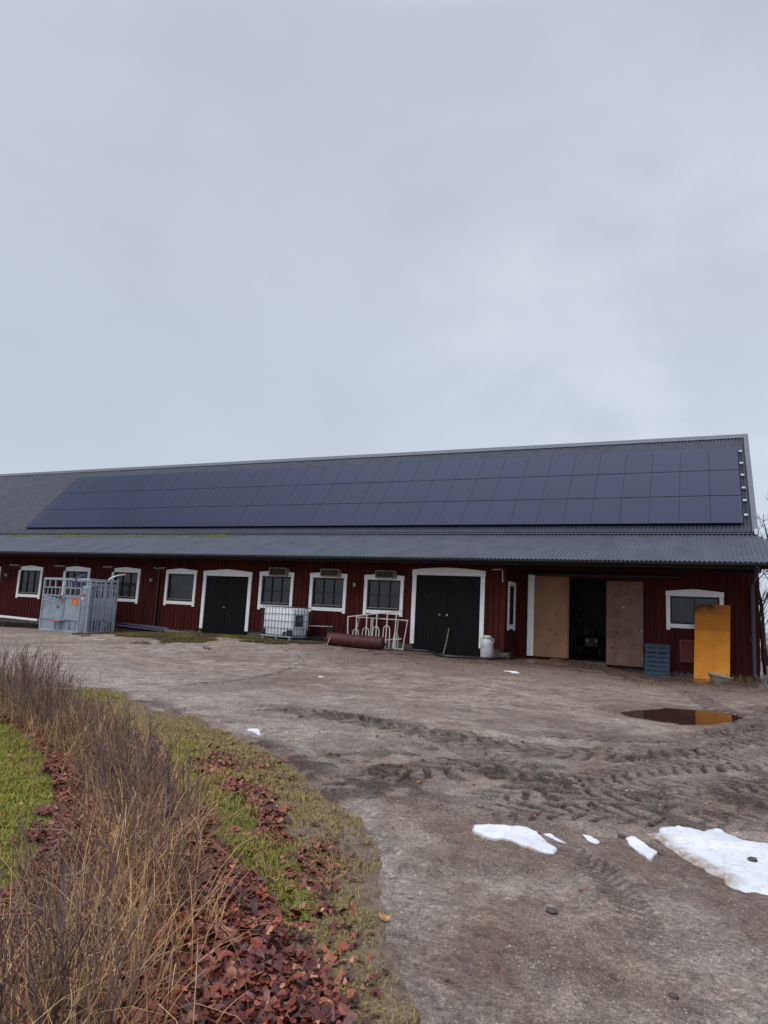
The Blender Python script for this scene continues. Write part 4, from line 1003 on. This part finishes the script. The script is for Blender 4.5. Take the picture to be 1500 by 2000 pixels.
# grey tub
p = PX(1407, 1341, -1.25); p[2] = ground_z(p[0], p[1]); TUB = empty('feed_tub', p, .25, 'small grey tapered tub standing at the foot of the orange board', 'tub'); TUB.rotation_euler = (.1, .06, .3)
TB = M('dirty_grey_plastic', S(146, 134, 122), .7, .15, 6, second=S(112, 98, 86), sec_scale=4); mb = MB(); hT = .29
out = [(-.2, -.13, 0), (.17, -.13, 0), (.17, .13, 0), (-.2, .13, 0), (-.33, -.2, hT), (.25, -.2, hT-.06), (.25, .2, hT-.06), (-.33, .2, hT)]
inn = [(-.18, -.11, .03), (.15, -.11, .03), (.15, .11, .03), (-.18, .11, .03), (-.305, -.175, hT), (.225, -.175, hT-.06), (.225, .175, hT-.06), (-.305, .175, hT)]
mb.add(out+inn, [(3, 2, 1, 0), (0, 1, 5, 4), (1, 2, 6, 5), (2, 3, 7, 6), (3, 0, 4, 7), (8, 9, 10, 11), (9, 8, 12, 13), (10, 9, 13, 14), (11, 10, 14, 15), (8, 11, 15, 12), (4, 5, 13, 12), (5, 6, 14, 13), (6, 7, 15, 14), (7, 4, 12, 15)])
mb.build('tub_shell', TB, TUB); mb = MB(); mb.tube([(-.34, -.2, hT), (.25, -.21, hT-.06), (.26, .2, hT-.06), (-.33, .21, hT), (-.34, -.2, hT)], .02, 6); mb.build('rim', TB, TUB)

# left of the crush: white rail on dark beams; right of it: pipes and a plank
def beam_thing(name, lab, cat, a, b_, w_, h_, mat, group=None, tube=False):
    a, b_ = np.asarray(a, float), np.asarray(b_, float); mb = MB()
    if tube: mb.tube([a*0, (b_-a)*.5+np.array([0, 0, .004]), b_-a], w_, 10)
    else: mb.bar(a*0, b_-a, w_, h_)
    return tag(mb.build(name, mat, loc=a, smooth=tube), lab, cat, group)
beam_thing('white_rail', 'long white painted rail lying on dark beams left of the cattle crush', 'rail', PX(-60, 1197, -.8), PX(74, 1211, -.8), .14, .1, WHITE)
for k, (y, dv) in enumerate(((-1.15, 8), (-.6, 6))):
    a, b_ = PX(-60, 1203+dv, y), PX(76-k*8, 1217+dv-3, y); a[2] = ground_z(a[0], y)+.1; b_[2] = ground_z(b_[0], y)+.1
    beam_thing('timber_beam', ('dark timber beam lying along the wall in front, under the white rail', 'dark timber beam lying nearest the wall, under the white rail')[k], 'beam', a, b_, .2, .2, DARKWOOD, 'dark beams under the white rail')
PIPE = M('dull_purple_steel', S(74, 70, 92), .45, .2, 5, metal=.3)
for k, (ua, va, ub, vb, y, r_, lab) in enumerate(((215, 1214.5, 333, 1231, -.75, .05, 'dull purple steel pipe lying along the wall, highest of the pile right of the crush'), (218, 1220, 318, 1232.5, -1., .045, 'dull purple steel pipe lying in front of the pile right of the crush'), (240, 1218, 330, 1228, -.45, .05, 'dull purple steel pipe lying closest to the wall right of the crush'))):
    beam_thing('steel_pipe', lab, 'pipe', PX(ua, va, y), PX(ub, vb, y), r_, 0, PIPE, 'steel pipes right of the cattle crush', True)
for k, (ua, va, ub, vb, y, lab) in enumerate(((226, 1224, 330, 1236.5, -.8, 'dark weathered plank lying under the purple pipes'), (322, 1231, 372, 1237.5, -.7, 'short brown plank lying left of the small black double door'))):
    beam_thing('timber_plank', lab, 'plank', PX(ua, va, y), PX(ub, vb, y), .22, .09, DARKWOOD if k == 0 else GREYWOOD, 'planks right of the cattle crush')

# inside the open doorway
mb = MB(); c = PX(1122, 1203, 4.4); n = 40; pts = []
for k in range(n*3+1):
    an = 2*math.pi*k/n; r1 = .3+.03*math.sin(an*.37+1); pts.append((r1*.8*math.cos(an), .05*math.sin(k*.31), r1*1.15*math.sin(an)))
mb.tube(pts, .035, 6); mb.tube([(0, 0, .34), (0, .0, .46), (0, 2.8, .5)], .02, 6); tag(mb.build('hose_coil', BLACKM, smooth=True, loc=c), 'black hose coil hanging just inside the open doorway', 'hose')
p = PX(1153, 1292, 4.); p[2] = -.02; Q = empty('garden_tractor', p, .2, 'dark small tractor standing in the gloom inside the open doorway', 'tractor')
NAVY = M('dark_blue_paint', S(28, 34, 52), .4, .1); TYRE = M('tyre_rubber', S(22, 22, 22), .8, .2)
mb = MB(); mb.prism([(-.3, -.6, .45), (.3, -.6, .45), (.26, -.62, .85), (-.26, -.62, .85)], (0, .9, .05)); mb.build('bonnet', NAVY, Q, bevel=.05)
mb = MB(); mb.box(-.28, .28, .35, .95, .5, .62); mb.box(-.26, .26, .85, .97, .62, 1.25); mb.build('seat', BLACKM, Q, bevel=.04)
mb = MB(); mb.tube([(0, .25, .8), (0, .15, 1.25)], .03, 8); mb.tube([(.2*math.cos(k*math.pi/8), .15, 1.25+.2*math.sin(k*math.pi/8)*.9) for k in range(17)], .02, 6); mb.build('steering_wheel', BLACKM, Q)
for x in (-.42, .42):
    for y, r_ in ((-.4, .27), (.7, .42)):
        mb = MB(); mb.tube([(x-.11, y, r_), (x+.11, y, r_)], r_, 20); wv = mb.build('wheel', TYRE, Q, smooth=True)
        mb = MB(); mb.tube([(x-.115, y, r_), (x+.115, y, r_)], r_*.5, 14); mb.build('rim', GALV, wv)
for x in (-.17, .17): mb = MB(); mb.tube([(x, -.6, .72), (x, -.64, .72)], .06, 12); mb.build('headlight', LGLASS, Q)

# ------------------------------------------------------------------ snow
ma = SNOW = bpy.data.materials.new('old_snow'); ma.use_nodes = True; t = NT(ma.node_tree); b = t.n['Principled BSDF']
oc = t.node('ShaderNodeTexCoord').outputs['Object']; n1 = t.noise(oc, 3., 5); n2 = t.noise(oc, 14., 5, .7)
c = t.ramp(n1, [(.3, S(214, 218, 226)), (.7, S(240, 242, 246))])
dirt = t.node('ShaderNodeAttribute', attribute_name='dirt').outputs['Fac']
c = t.mix(t.math('MULTIPLY', t.ramp(n2, [(.5, 0.), (.75, .6)]), 1.), c, S(170, 160, 148)); c = t.mix(t.math('MULTIPLY', dirt, t.ramp(n2, [(.35, .35), (.6, 1.)])), c, S(150, 130, 108))
t.l.new(c, b.inputs['Base Color']); b.inputs['Roughness'].default_value = .55; b.inputs['Subsurface Weight'].default_value = 0.
bp = t.node('ShaderNodeBump', ins={'Strength': .4, 'Height': t.math('ADD', n2, t.noise(oc, 60., 3))}); bp.inputs['Distance'].default_value = .02; t.l.new(bp.outputs[0], b.inputs['Normal'])
cs = lambda x, y: (850+x/2.308, 1550+y/2.308)
def snow(px, lab, h, dirtline=None):
    P = poly_world(px); c = P.mean(0); n0 = len(P); P = smooth_line(np.vstack([P, P[:1]]), 7)[:-1]; n = len(P)
    sz = np.sqrt(np.ptp(P[:, 0])*np.ptp(P[:, 1])); P = P+np.stack([fbm(P[:, 0], P[:, 1], .2, 4, 90), fbm(P[:, 0], P[:, 1], .2, 4, 95)], 1)*min(.09, sz*.2)
    fr = [1., .985, .95, .88, .78, .64, .48, .32, .16, .002]; hh = [-.03, .3, .6, .8, .95, 1., 1.02, 1., 1., 1.]; V, Fq = [], []; dv = []
    for f_, h_ in zip(fr, hh):
        Q = c+(P-c)*f_; z = terrain(Q[:, 0], Q[:, 1])[0]+h*h_+(h*1.1*fbm(Q[:, 0], Q[:, 1], .3, 5, 99)*(h_ > .1)); V.append(np.column_stack([Q, z]))
        if dirtline is not None:
            d, _, _ = polydist(Q[:, 0], Q[:, 1], dirtline); dv.append(sstep(.17, .06, d+fbm(Q[:, 0], Q[:, 1], .2, 2, 12)*.1))
        else: dv.append(np.zeros(n)+(.7 if f_ > .96 else 0))
    V = np.vstack(V); k = len(fr)
    Fq = [(i*n+j, i*n+(j+1) % n, (i+1)*n+(j+1) % n, (i+1)*n+j) for i in range(k-1) for j in range(n)]
    o = np.array([*c, 0]); me_o = np_mesh('snow_patch', V-o, Fq, SNOW, attrs={'dirt': np.concatenate(dv)}, smooth=True)
    me_o.location = o; return tag(me_o, lab, 'snow patch', 'melting snow patches on the yard')
snow([cs(*q_) for q_ in [(188, 172), (205, 157), (280, 152), (360, 149), (410, 165), (450, 182), (490, 212), (520, 240), (556, 251), (550, 263), (515, 268), (470, 265), (380, 243), (270, 218), (215, 200)]], 'white oval snow patch left of the large one on the dirt yard', .018)
snow([cs(*q_) for q_ in [(478, 184), (520, 185), (560, 207), (592, 231), (560, 222), (520, 203)]], 'thin grey snow streak off the right end of the oval snow patch', .012)
snow([cs(*q_) for q_ in [(662, 196), (700, 200), (737, 222), (724, 229), (690, 215)]], 'tiny snow patch halfway between the oval and the large snow patch', .01)
snow([cs(*q_) for q_ in [(855, 205), (880, 203), (930, 225), (985, 255), (1003, 275), (990, 290), (965, 298), (920, 270), (870, 235)]], 'small ragged snow patch just left of the large snow patch', .015)
MAIN = [(948, 186), (1000, 178), (1040, 159), (1100, 166), (1200, 172), (1268, 160), (1330, 178), (1400, 210), (1500, 236), (1650, 260), (1750, 330), (1740, 450), (1640, 480), (1500, 452), (1430, 444), (1330, 402), (1240, 352), (1150, 310), (1070, 258), (1010, 218)]
snow([cs(*q_) for q_ in MAIN], 'large white snow patch at the right edge of the yard', .032, poly_world([cs(*q_) for q_ in [(930, 190), (1010, 222), (1070, 262), (1150, 314), (1240, 358), (1290, 385)]]))
snow([(477, 1427.5), (484, 1425), (496, 1425), (505, 1427), (508.5, 1431), (506, 1435), (500, 1434), (494, 1430), (485, 1429)], 'small lone snow scrap on the dirt near the grass verge', .02)
snow([(620, 1321), (627, 1320.3), (634, 1321.3), (630, 1322.2), (623, 1322)], 'thin snow scrap in the middle of the yard below the roller', .01)
snow([(982, 1311), (996, 1310.8), (1010, 1312.2), (1015, 1314.5), (1007, 1315), (994, 1312.3)], 'thin snow scrap on the mud in front of the tan sliding door', .012)
# a stone on the snow, loose stones
STONE = M('dark_stone', S(82, 74, 70), .8, .25, 9, .3, 40)
for k, (u, v, s_, lab) in enumerate(((1470, 1688, .028, 'dark stone lying on the large snow patch'), (1374, 1629, .02, 'small dark stone on the upper edge of the large snow patch'), (1078, 1783, .03, 'dark stone on the bare dirt below the oval snow patch'), (1214, 1638, .03, 'reddish stone beside the small ragged snow patch'), (1315, 1945, .02, 'pale pebble on the dirt near the bottom of the yard'))):
    p = atg(u, v); mb = MB(); n = 8; prof = [(.3, -.4), (.85, -.2), (1., .1), (.75, .42), (.3, .58)]
    vs = [(r_*math.cos(2*math.pi*j/n)*s_*random.uniform(.8, 1.15)*1.25, r_*math.sin(2*math.pi*j/n)*s_*random.uniform(.8, 1.15), z_*s_) for r_, z_ in prof for j in range(n)]
    mb.add(vs, [(i*n+j, i*n+(j+1) % n, (i+1)*n+(j+1) % n, (i+1)*n+j) for i in range(4) for j in range(n)]+[tuple(range(n)), tuple(4*n+j for j in range(n))])
    tag(mb.build('stone', STONE, smooth=True, loc=(p[0], p[1], ground_z(p[0], p[1])+s_*.3+(.03 if k < 2 else 0))), lab, 'stone', 'loose stones on the yard')
# ------------------------------------------------------------------ vegetation
LEAFM = M('fallen_leaf', (1, 1, 1, 1), .42, .3, 45, spec=.4, attr='col')
GRASSM = M('grass_blade', (1, 1, 1, 1), .7, .1, 20, spec=.2, attr='col')
STRAWM = M('dry_straw', (1, 1, 1, 1), .75, .15, 20, spec=.15, attr='col')
TWIGM = M('bare_twig', (1, 1, 1, 1), .75, .2, 30, spec=.2, attr='col')
lin = lambda *c: np.array(S(*c)[:3])
def norm_(a): return a/(np.linalg.norm(a, axis=-1, keepdims=True)+1e-9)

def blades(name, P, h, w, lean, cols, mat, seg=2):
    """curved grass blades; P (n,3)"""
    n = len(P); az = rng.random(n)*2*np.pi; d = np.stack([np.cos(az), np.sin(az), 0*az], 1); sd = np.stack([-d[:, 1], d[:, 0], 0*az], 1)
    V, C = [], []
    for k in range(seg+1):
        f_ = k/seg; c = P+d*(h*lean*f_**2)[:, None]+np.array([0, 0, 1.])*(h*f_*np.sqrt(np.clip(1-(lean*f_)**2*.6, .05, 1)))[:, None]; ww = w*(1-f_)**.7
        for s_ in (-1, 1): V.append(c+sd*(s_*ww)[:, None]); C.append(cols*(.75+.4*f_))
    V = np.stack(V, 1); C = np.stack(C, 1); m_ = 2*(seg+1); b0 = np.arange(n)[:, None]*m_
    Fq = np.concatenate([b0+np.array([[2*k, 2*k+1, 2*k+3, 2*k+2]]) for k in range(seg)])
    return np_mesh(name, V.reshape(-1, 3), Fq, mat, col=C.reshape(-1, 3))

# grass on lawn and verge
def sample(n, x0, x1, y0, y1):
    return np.stack([rng.uniform(x0, x1, n), rng.uniform(y0, y1, n)], 1)
def in_view(P, m=.06):
    d = np.column_stack([P, np.full(len(P), -.2)])-CAM; z = d@_f; u = (d@_r)/z*F/1500; v = (d@_u)/z*F/2000
    return (z > .3) & (np.abs(u) < .5+m) & (np.abs(v) < .5+m)
Q = np.vstack([sample(210000, -7.5, -1.9, -24, -17), sample(110000, -13, -5, -21, -14.5)])
Q = Q[in_view(Q, .12)]; Q = Q[lawn_mask(Q[:, 0], Q[:, 1])]
g, bed, left = greenness(Q[:, 0], Q[:, 1]); d, _, _ = polydist(Q[:, 0], Q[:, 1], EDGE); dist = np.hypot(Q[:, 0]-CAM[0], Q[:, 1]-CAM[1])
keep = np.where(bed, .02, np.clip(.75+.25*g, 0, 1)*sstep(-.12, .16, d+fbm(Q[:, 0], Q[:, 1], .22, 4, 7)*.4)*np.where(fbm(Q[:, 0], Q[:, 1], .25, 3, 14) > -.22, 1, .35))
k = rng.random(len(Q)) < keep; Q, g, dist, left = Q[k], g[k], dist[k], left[k]
zz = terrain(Q[:, 0], Q[:, 1])[0]; n = len(Q); u = rng.random((n, 1)); gg = np.clip(np.where(left, g*.85, g*.62)+rng.normal(0, .2, n), 0, 1)[:, None]
col = (lin(182, 158, 112)*(1-u)+lin(138, 124, 72)*u)*(1-gg)+(lin(126, 132, 44)*(1-u)+lin(168, 164, 74)*u)*gg
print('grass', n)
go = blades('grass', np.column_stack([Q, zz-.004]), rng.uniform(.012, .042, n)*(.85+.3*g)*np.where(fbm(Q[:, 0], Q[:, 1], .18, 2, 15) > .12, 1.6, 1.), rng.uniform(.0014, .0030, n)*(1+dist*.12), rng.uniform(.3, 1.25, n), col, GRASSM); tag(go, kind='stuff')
# rough grass along the foot of the barn
Q = np.vstack([sample(110000, -27, -14.5, -6.8, -.1), sample(2500, -45, -27, -2.5, -.1)]); c = np.interp(Q[:, 0], [-45, -27, -21, -18, -15.5, -14], [1.4, 2.6, 4.6, 6., 5.6, 1.2])
kp = (-Q[:, 1] < c*(.75+fbm(Q[:, 0], Q[:, 1], 1.4, 3, 40)*1.1)) & (fbm(Q[:, 0], Q[:, 1], .7, 3, 44) > -.3); Q = Q[kp]
T = sample(1500, -.9, 2.6, -.6, 2.4); T = T[(np.hypot((T[:, 0]-.7)/1.5, (T[:, 1]-.6)/1.) < 1+fbm(T[:, 0], T[:, 1], .4, 2, 46)) & ((T[:, 1] < 1.3) | (T[:, 0] > .4))]; nT = len(T); Q = np.vstack([Q, T])
n = len(Q); zz = terrain(Q[:, 0], Q[:, 1])[0]; u = rng.random((n, 1)); ye_ = np.clip(.5+fbm(Q[:, 0], Q[:, 1], 1.2, 2, 47)*1.6, 0, 1)[:, None]
col = (lin(138, 132, 56)*u+lin(92, 98, 40)*(1-u))*ye_+(lin(110, 96, 66)*u+lin(78, 70, 50)*(1-u))*(1-ye_); hh = rng.uniform(.03, .13, n); hh[-nT:] = rng.uniform(.1, .32, nT); col[-nT:] = lin(122, 104, 66)*u[-nT:]+lin(84, 78, 46)*(1-u[-nT:])
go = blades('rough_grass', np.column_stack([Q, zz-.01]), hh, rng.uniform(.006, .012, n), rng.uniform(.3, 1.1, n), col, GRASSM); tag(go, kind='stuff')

# fallen leaves
def leaves(name, P, size, cols, tilt, lift):
    n = len(P); K = 10; an = np.linspace(0, 2*np.pi, K, endpoint=False)
    rad = np.array([1.05, .85, .72, .88, .78, .7, .78, .88, .72, .85])[None]*rng.uniform(.82, 1.12, (n, K)); az = rng.random(n)*2*np.pi
    lx = rad*np.cos(an)*1.15; ly = rad*np.sin(an)*rng.uniform(.65, .95, (n, 1)); cv = rng.normal(0, .35, (n, 1)); cv2 = rng.normal(.0, .35, (n, 1))
    lz = cv*lx**2+cv2*ly**2+rng.normal(0, .07, (n, K))
    lx = np.concatenate([lx, np.zeros((n, 1))], 1); ly = np.concatenate([ly, np.zeros((n, 1))], 1); lz = np.concatenate([lz, np.zeros((n, 1))], 1)
    tx, ty = rng.normal(0, 1, (n, 1))*tilt, rng.normal(0, 1, (n, 1))*tilt; lz = lz+lx*tx+ly*ty; lz = lz-lz.min(1, keepdims=True)*.7
    ca, sa = np.cos(az)[:, None], np.sin(az)[:, None]; s_ = size[:, None]
    V = np.stack([P[:, :1]+(lx*ca-ly*sa)*s_, P[:, 1:2]+(lx*sa+ly*ca)*s_, P[:, 2:]+lz*s_+lift[:, None]], -1)
    C = np.repeat(cols[:, None], K+1, 1)*np.concatenate([rng.uniform(.8, 1.2, (n, K)), np.full((n, 1), .8)], 1)[..., None]
    b0 = np.arange(n)[:, None]*(K+1); Fq = np.concatenate([b0+np.array([[j, (j+1) % K, K]]) for j in range(K)])
    return np_mesh(name, V.reshape(-1, 3), Fq, LEAFM, col=C.reshape(-1, 3), smooth=True)
Q = np.vstack([sample(110000, -7, -1.7, -24, -17), sample(50000, -14, -5, -20.5, -15)]); Q = Q[in_view(Q, .1)]
bed = inpoly(Q[:, 0], Q[:, 1], BED); lawnm = inpoly(Q[:, 0], Q[:, 1], LAWNPOLY); dB, _, _ = polydist(Q[:, 0], Q[:, 1], np.vstack([BED, BED[:1]])); dE, _, _ = polydist(Q[:, 0], Q[:, 1], EDGE)
bed2 = bed | (dB < .0+fbm(Q[:, 0], Q[:, 1], .3, 3, 33)*.35)
right = lawnm & ~bed2 & (Q[:, 0] > np.interp(Q[:, 1], bedR[::-1, 1], bedR[::-1, 0])-.0)
leftl = lawnm & ~bed2 & ~right
clus = sstep(.02, .3, fbm(Q[:, 0], Q[:, 1], .55, 3, 35)); gr2, _, _ = polydist(Q[:, 0], Q[:, 1], GREEN)
streak = poly_world([(385, 1475), (430, 1520), (480, 1560), (540, 1590), (520, 1650)]); ds, _, _ = polydist(Q[:, 0], Q[:, 1], streak)
pr_ = np.where(bed2, 1., np.where(right, np.clip(.03+.3*clus*sstep(.06, .35, gr2)+.6*sstep(.16, .04, ds+fbm(Q[:, 0], Q[:, 1], .3, 2, 3)*.2)+.45*sstep(-20.2, -21.6, Q[:, 1])*(clus*.6+.3), 0, 1)*sstep(0., .3, dE), np.where(leftl, .012, .0005*(~lawnm))))
k = rng.random(len(Q)) < pr_; Q = Q[k]; bd = bed2[k]; n = len(Q); zz = terrain(Q[:, 0], Q[:, 1])[0]
pal = np.array([lin(120, 56, 44), lin(144, 82, 62), lin(98, 42, 38), lin(64, 32, 30), lin(176, 124, 94), lin(134, 62, 38), lin(108, 76, 70)])
ci = rng.choice(len(pal), n, p=[.26, .2, .2, .13, .06, .08, .07]); col = pal[ci]*rng.uniform(.6, 1.3, (n, 1))*np.array([1.05, 1., .92])
col[~bd] = col[~bd]*1.0; print('leaves', n)
lo = leaves('fallen_leaves', np.column_stack([Q, zz]), np.clip(np.exp(rng.normal(-3.92, .33, n)), .009, .04), col, .3, np.where(bd, rng.random(n)*.05, .008)); tag(lo, kind='stuff')

# bare hedge shrubs
HEDGE = smooth_line(np.vstack([[[-17, -14.2]], poly_world([(-80, 1362), (30, 1392), (100, 1432), (168, 1482), (245, 1560), (278, 1640), (232, 1740), (172, 1850), (150, 1990)]), atg(150, 1990)[None, :2]+[.45, -1.1]]), 6)
def shrub_mesh(seed, wdt, hgt, nst):
    r = np.random.default_rng(seed); SEG = []        # (p0,p1,r0,r1,col)
    lines = []
    for k in range(nst):
        a = r.random()*2*np.pi; rad = wdt*np.sqrt(r.random())*.6; p = np.array([rad*np.cos(a), rad*np.sin(a), -.02]); d = norm_(np.array([np.cos(a)*r.uniform(.0, .45), np.sin(a)*r.uniform(0, .45), 1.])+r.normal(0, .12, 3))
        h = hgt*r.uniform(.6, 1.1); seg = 5; r0 = r.uniform(.0028, .0058); c = (lin(140, 116, 106), lin(112, 98, 98), lin(160, 132, 112), lin(128, 96, 90))[r.integers(4)]*r.uniform(.4, 1.3)
        pts = [p]; dd = d
        for s_ in range(seg): dd = norm_(dd+r.normal(0, .11, 3)+np.array([0, 0, .06])); pts.append(pts[-1]+dd*h/seg)
        lines.append((np.array(pts), r0, r0*.45, c))
        for q_ in range(r.integers(2, 6)):
            i0 = r.integers(1, seg); b_ = pts[i0]+(pts[i0+1]-pts[i0])*r.random(); bd_ = norm_((pts[i0+1]-pts[i0])/h*seg+r.normal(0, .42, 3)); L = h*r.uniform(.12, .35); bp = [b_]
            for s_ in range(3): bd_ = norm_(bd_+r.normal(0, .14, 3)+np.array([0, 0, .12])); bp.append(bp[-1]+bd_*L/3)
            lines.append((np.array(bp), r0*.6, r0*.35, c*1.08))
    V, Fq, C = [], [], []; o = 0
    for pts, r0, r1, c in lines:
        m_ = len(pts); tn = norm_(np.gradient(pts, axis=0)); a = norm_(np.cross(tn, np.array([.3, 1., .1]))); b_ = np.cross(tn, a); rr_ = np.linspace(r0, r1, m_)[:, None]
        ring = np.stack([pts+rr_*(math.cos(q_)*a+math.sin(q_)*b_) for q_ in (0, 2.094, 4.189)], 1); V.append(ring.reshape(-1, 3)); C.append(np.repeat(c[None], m_*3, 0))
        for i in range(m_-1):
            for j in range(3): Fq.append((o+i*3+j, o+i*3+(j+1) % 3, o+(i+1)*3+(j+1) % 3, o+(i+1)*3+j))
        o += m_*3
    return np.vstack(V), Fq, np.vstack(C)
protos = []
HL = polydist(HEDGE[-1:, 0], HEDGE[-1:, 1], HEDGE)[1][0]; s_ = 0.; idx = 0
seglen = np.concatenate([[0], np.cumsum(np.hypot(*np.diff(HEDGE, axis=0).T))])
HP = []
while s_ < seglen[-1]:
    x = np.interp(s_, seglen, HEDGE[:, 0]); y = np.interp(s_, seglen, HEDGE[:, 1]); HP.append((x, y)); s_ += .33
glab = 'bare twiggy brown shrub in the curving hedge between lawn and yard'
for x, y in HP:
    xx, yy = x+rng.normal(0, .13), y+rng.normal(0, .13)
    if len(protos) < 5:
        V, Fq, C = shrub_mesh(100+idx, .32, .66, 50); o = np_mesh('bare_shrub', V, Fq, TWIGM, col=C); protos.append(o)
    else: o = protos[rng.integers(5)].copy(); COL.objects.link(o)
    o.location = (xx, yy, ground_z(xx, yy)); o.rotation_euler = (rng.normal(0, .06), rng.normal(0, .06), rng.random()*6.28); sc_ = rng.uniform(.82, 1.12)*(1.25-.4*sstep(-11, -6, xx)); o.scale = (sc_, sc_, sc_*rng.uniform(.85, 1.05)); idx += 1
    tag(o, glab, 'shrub', 'bare shrubs of the hedge')
print('shrubs', idx)
# dry grass standing in the hedge
hp = np.array(HP); n = 14000; k = rng.integers(0, len(hp), n); Q = hp[k]+rng.normal(0, .2, (n, 2))+np.array([.05, .05]); zz = terrain(Q[:, 0], Q[:, 1])[0]; u = rng.random((n, 1))
amt = fbm(Q[:, 0], Q[:, 1], 1.3, 2, 77); kp = rng.random(n) < np.clip(.6+amt*1.5, .15, 1); Q, zz, u = Q[kp], zz[kp], u[kp]; n = len(Q)
col = (lin(226, 186, 136)*u+lin(166, 126, 90)*(1-u))*rng.uniform(.5, 1.15, (n, 1))
so2 = blades('dry_grass', np.column_stack([Q, zz-.01]), rng.uniform(.2, .6, n), rng.uniform(.0016, .0038, n), rng.uniform(.1, 1.35, n), col, STRAWM, 5); tag(so2, kind='stuff')

# bare trees beyond the right end of the barn
BARK = M('dark_bark', S(58, 50, 48), .9, .3, 6, spec=.1)
def bare_tree(seed, h, r0):
    r = np.random.default_rng(seed); tr, cr = MB(), MB()
    def grow(p, d, L, rad, lev, mb):
        seg = 4; pts = [p]; dd = d
        for k in range(seg): dd = norm_(dd+r.normal(0, .13, 3)+np.array([0, 0, .05])); pts.append(pts[-1]+dd*L/seg)
        mb.tube(pts, list(np.linspace(rad, rad*.55, seg+1)), 7 if lev == 0 else 4, cap=lev == 0)
        if lev >= 4: return
        for k in range((5, 5, 4, 3)[lev]):
            i0 = r.integers(1 if lev else 2, seg+1); grow(pts[i0], norm_(norm_(pts[i0]-pts[i0-1])+r.normal(0, .5, 3)+np.array([0, 0, .15])), L*r.uniform(.45, .7), rad*.5, lev+1, cr)
    grow(np.zeros(3), np.array([.03, 0, 1.]), h*.5, r0, 0, tr); return tr, cr
for k, (u, v, y, h, lab) in enumerate(((1494, 1290, 6., 5.2, 'slender bare tree closest to the right end of the barn'), (1499, 1270, 14., 7.5, 'taller bare tree seen past the lower right roof edge'), (1512, 1280, 10., 6.5, 'bare tree cut by the right edge of the picture'))):
    p = aty(u, v, y); p[2] = ground_z(p[0], y); T_ = empty('bare_tree', p, 0, lab, 'tree', 'bare trees beyond the barn'); a, b_ = bare_tree(40+k, h, .07+.02*k)
    a.build('trunk', BARK, T_, smooth=True); b_.build('crown', BARK, T_)
for k, (dx, dy, sc_) in enumerate(((1.6, 9, 2.2), (2.1, 12, 2.6), (2.6, 16, 3.), (1.9, 20, 3.2), (3.2, 24, 3.4))):
    o = protos[k].copy(); COL.objects.link(o); o.location = (dx, dy, ground_z(dx, dy)); o.scale = (sc_, sc_, sc_); tag(o, 'bare bush in the thicket behind the right corner of the barn', 'shrub', 'thicket behind the barn')

# loose gravel and mud clods on the yard
def pebbles(name, P, size, cols, mat):
    n = len(P); base = np.array([[1, 0, 0], [.3, .9, .05], [-.8, .5, 0], [-.7, -.6, .05], [.4, -.9, 0], [.1, .05, .62]]); fc = np.array([[0, 1, 5], [1, 2, 5], [2, 3, 5], [3, 4, 5], [4, 0, 5]])
    az = rng.random(n)*6.283; ca, sa = np.cos(az)[:, None], np.sin(az)[:, None]; v = base[None]*rng.uniform(.6, 1.3, (n, 6, 1)); x, y = v[..., 0]*rng.uniform(.6, 1., (n, 1)), v[..., 1]
    V = np.stack([P[:, :1]+(x*ca-y*sa)*size[:, None], P[:, 1:2]+(x*sa+y*ca)*size[:, None], P[:, 2:]+(v[..., 2]-.1)*size[:, None]], -1)
    return np_mesh(name, V.reshape(-1, 3), (np.arange(n)[:, None]*6+fc.reshape(1, -1)).reshape(-1, 3), mat, col=np.repeat(cols[:, None], 6, 1).reshape(-1, 3))
GRAVM = M('gravel_grit', (1, 1, 1, 1), .8, .2, 40, spec=.25, attr='col')
Q = np.vstack([sample(60000, -5, .6, -23, -17), sample(30000, -8, 2, -18, -11)]); Q = Q[in_view(Q)]; Q = Q[~lawn_mask(Q[:, 0]+.12, Q[:, 1]+.12)]; Q = Q[rng.random(len(Q)) < np.clip(.35+1.6*fbm(Q[:, 0], Q[:, 1], .9, 4, 110), .03, 1)]
n = len(Q); zz = terrain(Q[:, 0], Q[:, 1])[0]; u = rng.random((n, 1)); dist = np.hypot(Q[:, 0]-CAM[0], Q[:, 1]-CAM[1])
col = (lin(112, 98, 90)*u+lin(166, 152, 140)*(1-u))*rng.uniform(.45, 1.35, (n, 1)); print('gravel', n)
tag(pebbles('gravel', np.column_stack([Q, zz]), rng.uniform(.003, .0085, n)*(.8+dist*.05)*np.where(rng.random(n) < .03, 1.8, 1.), col, GRAVM), kind='stuff')
Q = np.vstack([sample(26000, -9, 3, -19, -10), sample(22000, -15, 3, -6, .8)]); h_, md_, _, lw_, _ = terrain(Q[:, 0], Q[:, 1]); br_ = LAST_BROWN; pr2 = np.clip(md_*.45+br_*.08, 0, 1)*(~lw_); kk = rng.random(len(Q)) < pr2; Q, h_ = Q[kk], h_[kk]; n = len(Q); u = rng.random((n, 1))
tag(pebbles('mud_clods', np.column_stack([Q, h_]), rng.gamma(2., .008, n)+.005, (lin(70, 54, 46)*u+lin(96, 78, 66)*(1-u))*rng.uniform(.6, 1.1, (n, 1)), GRAVM), kind='stuff'); print('clods', n)
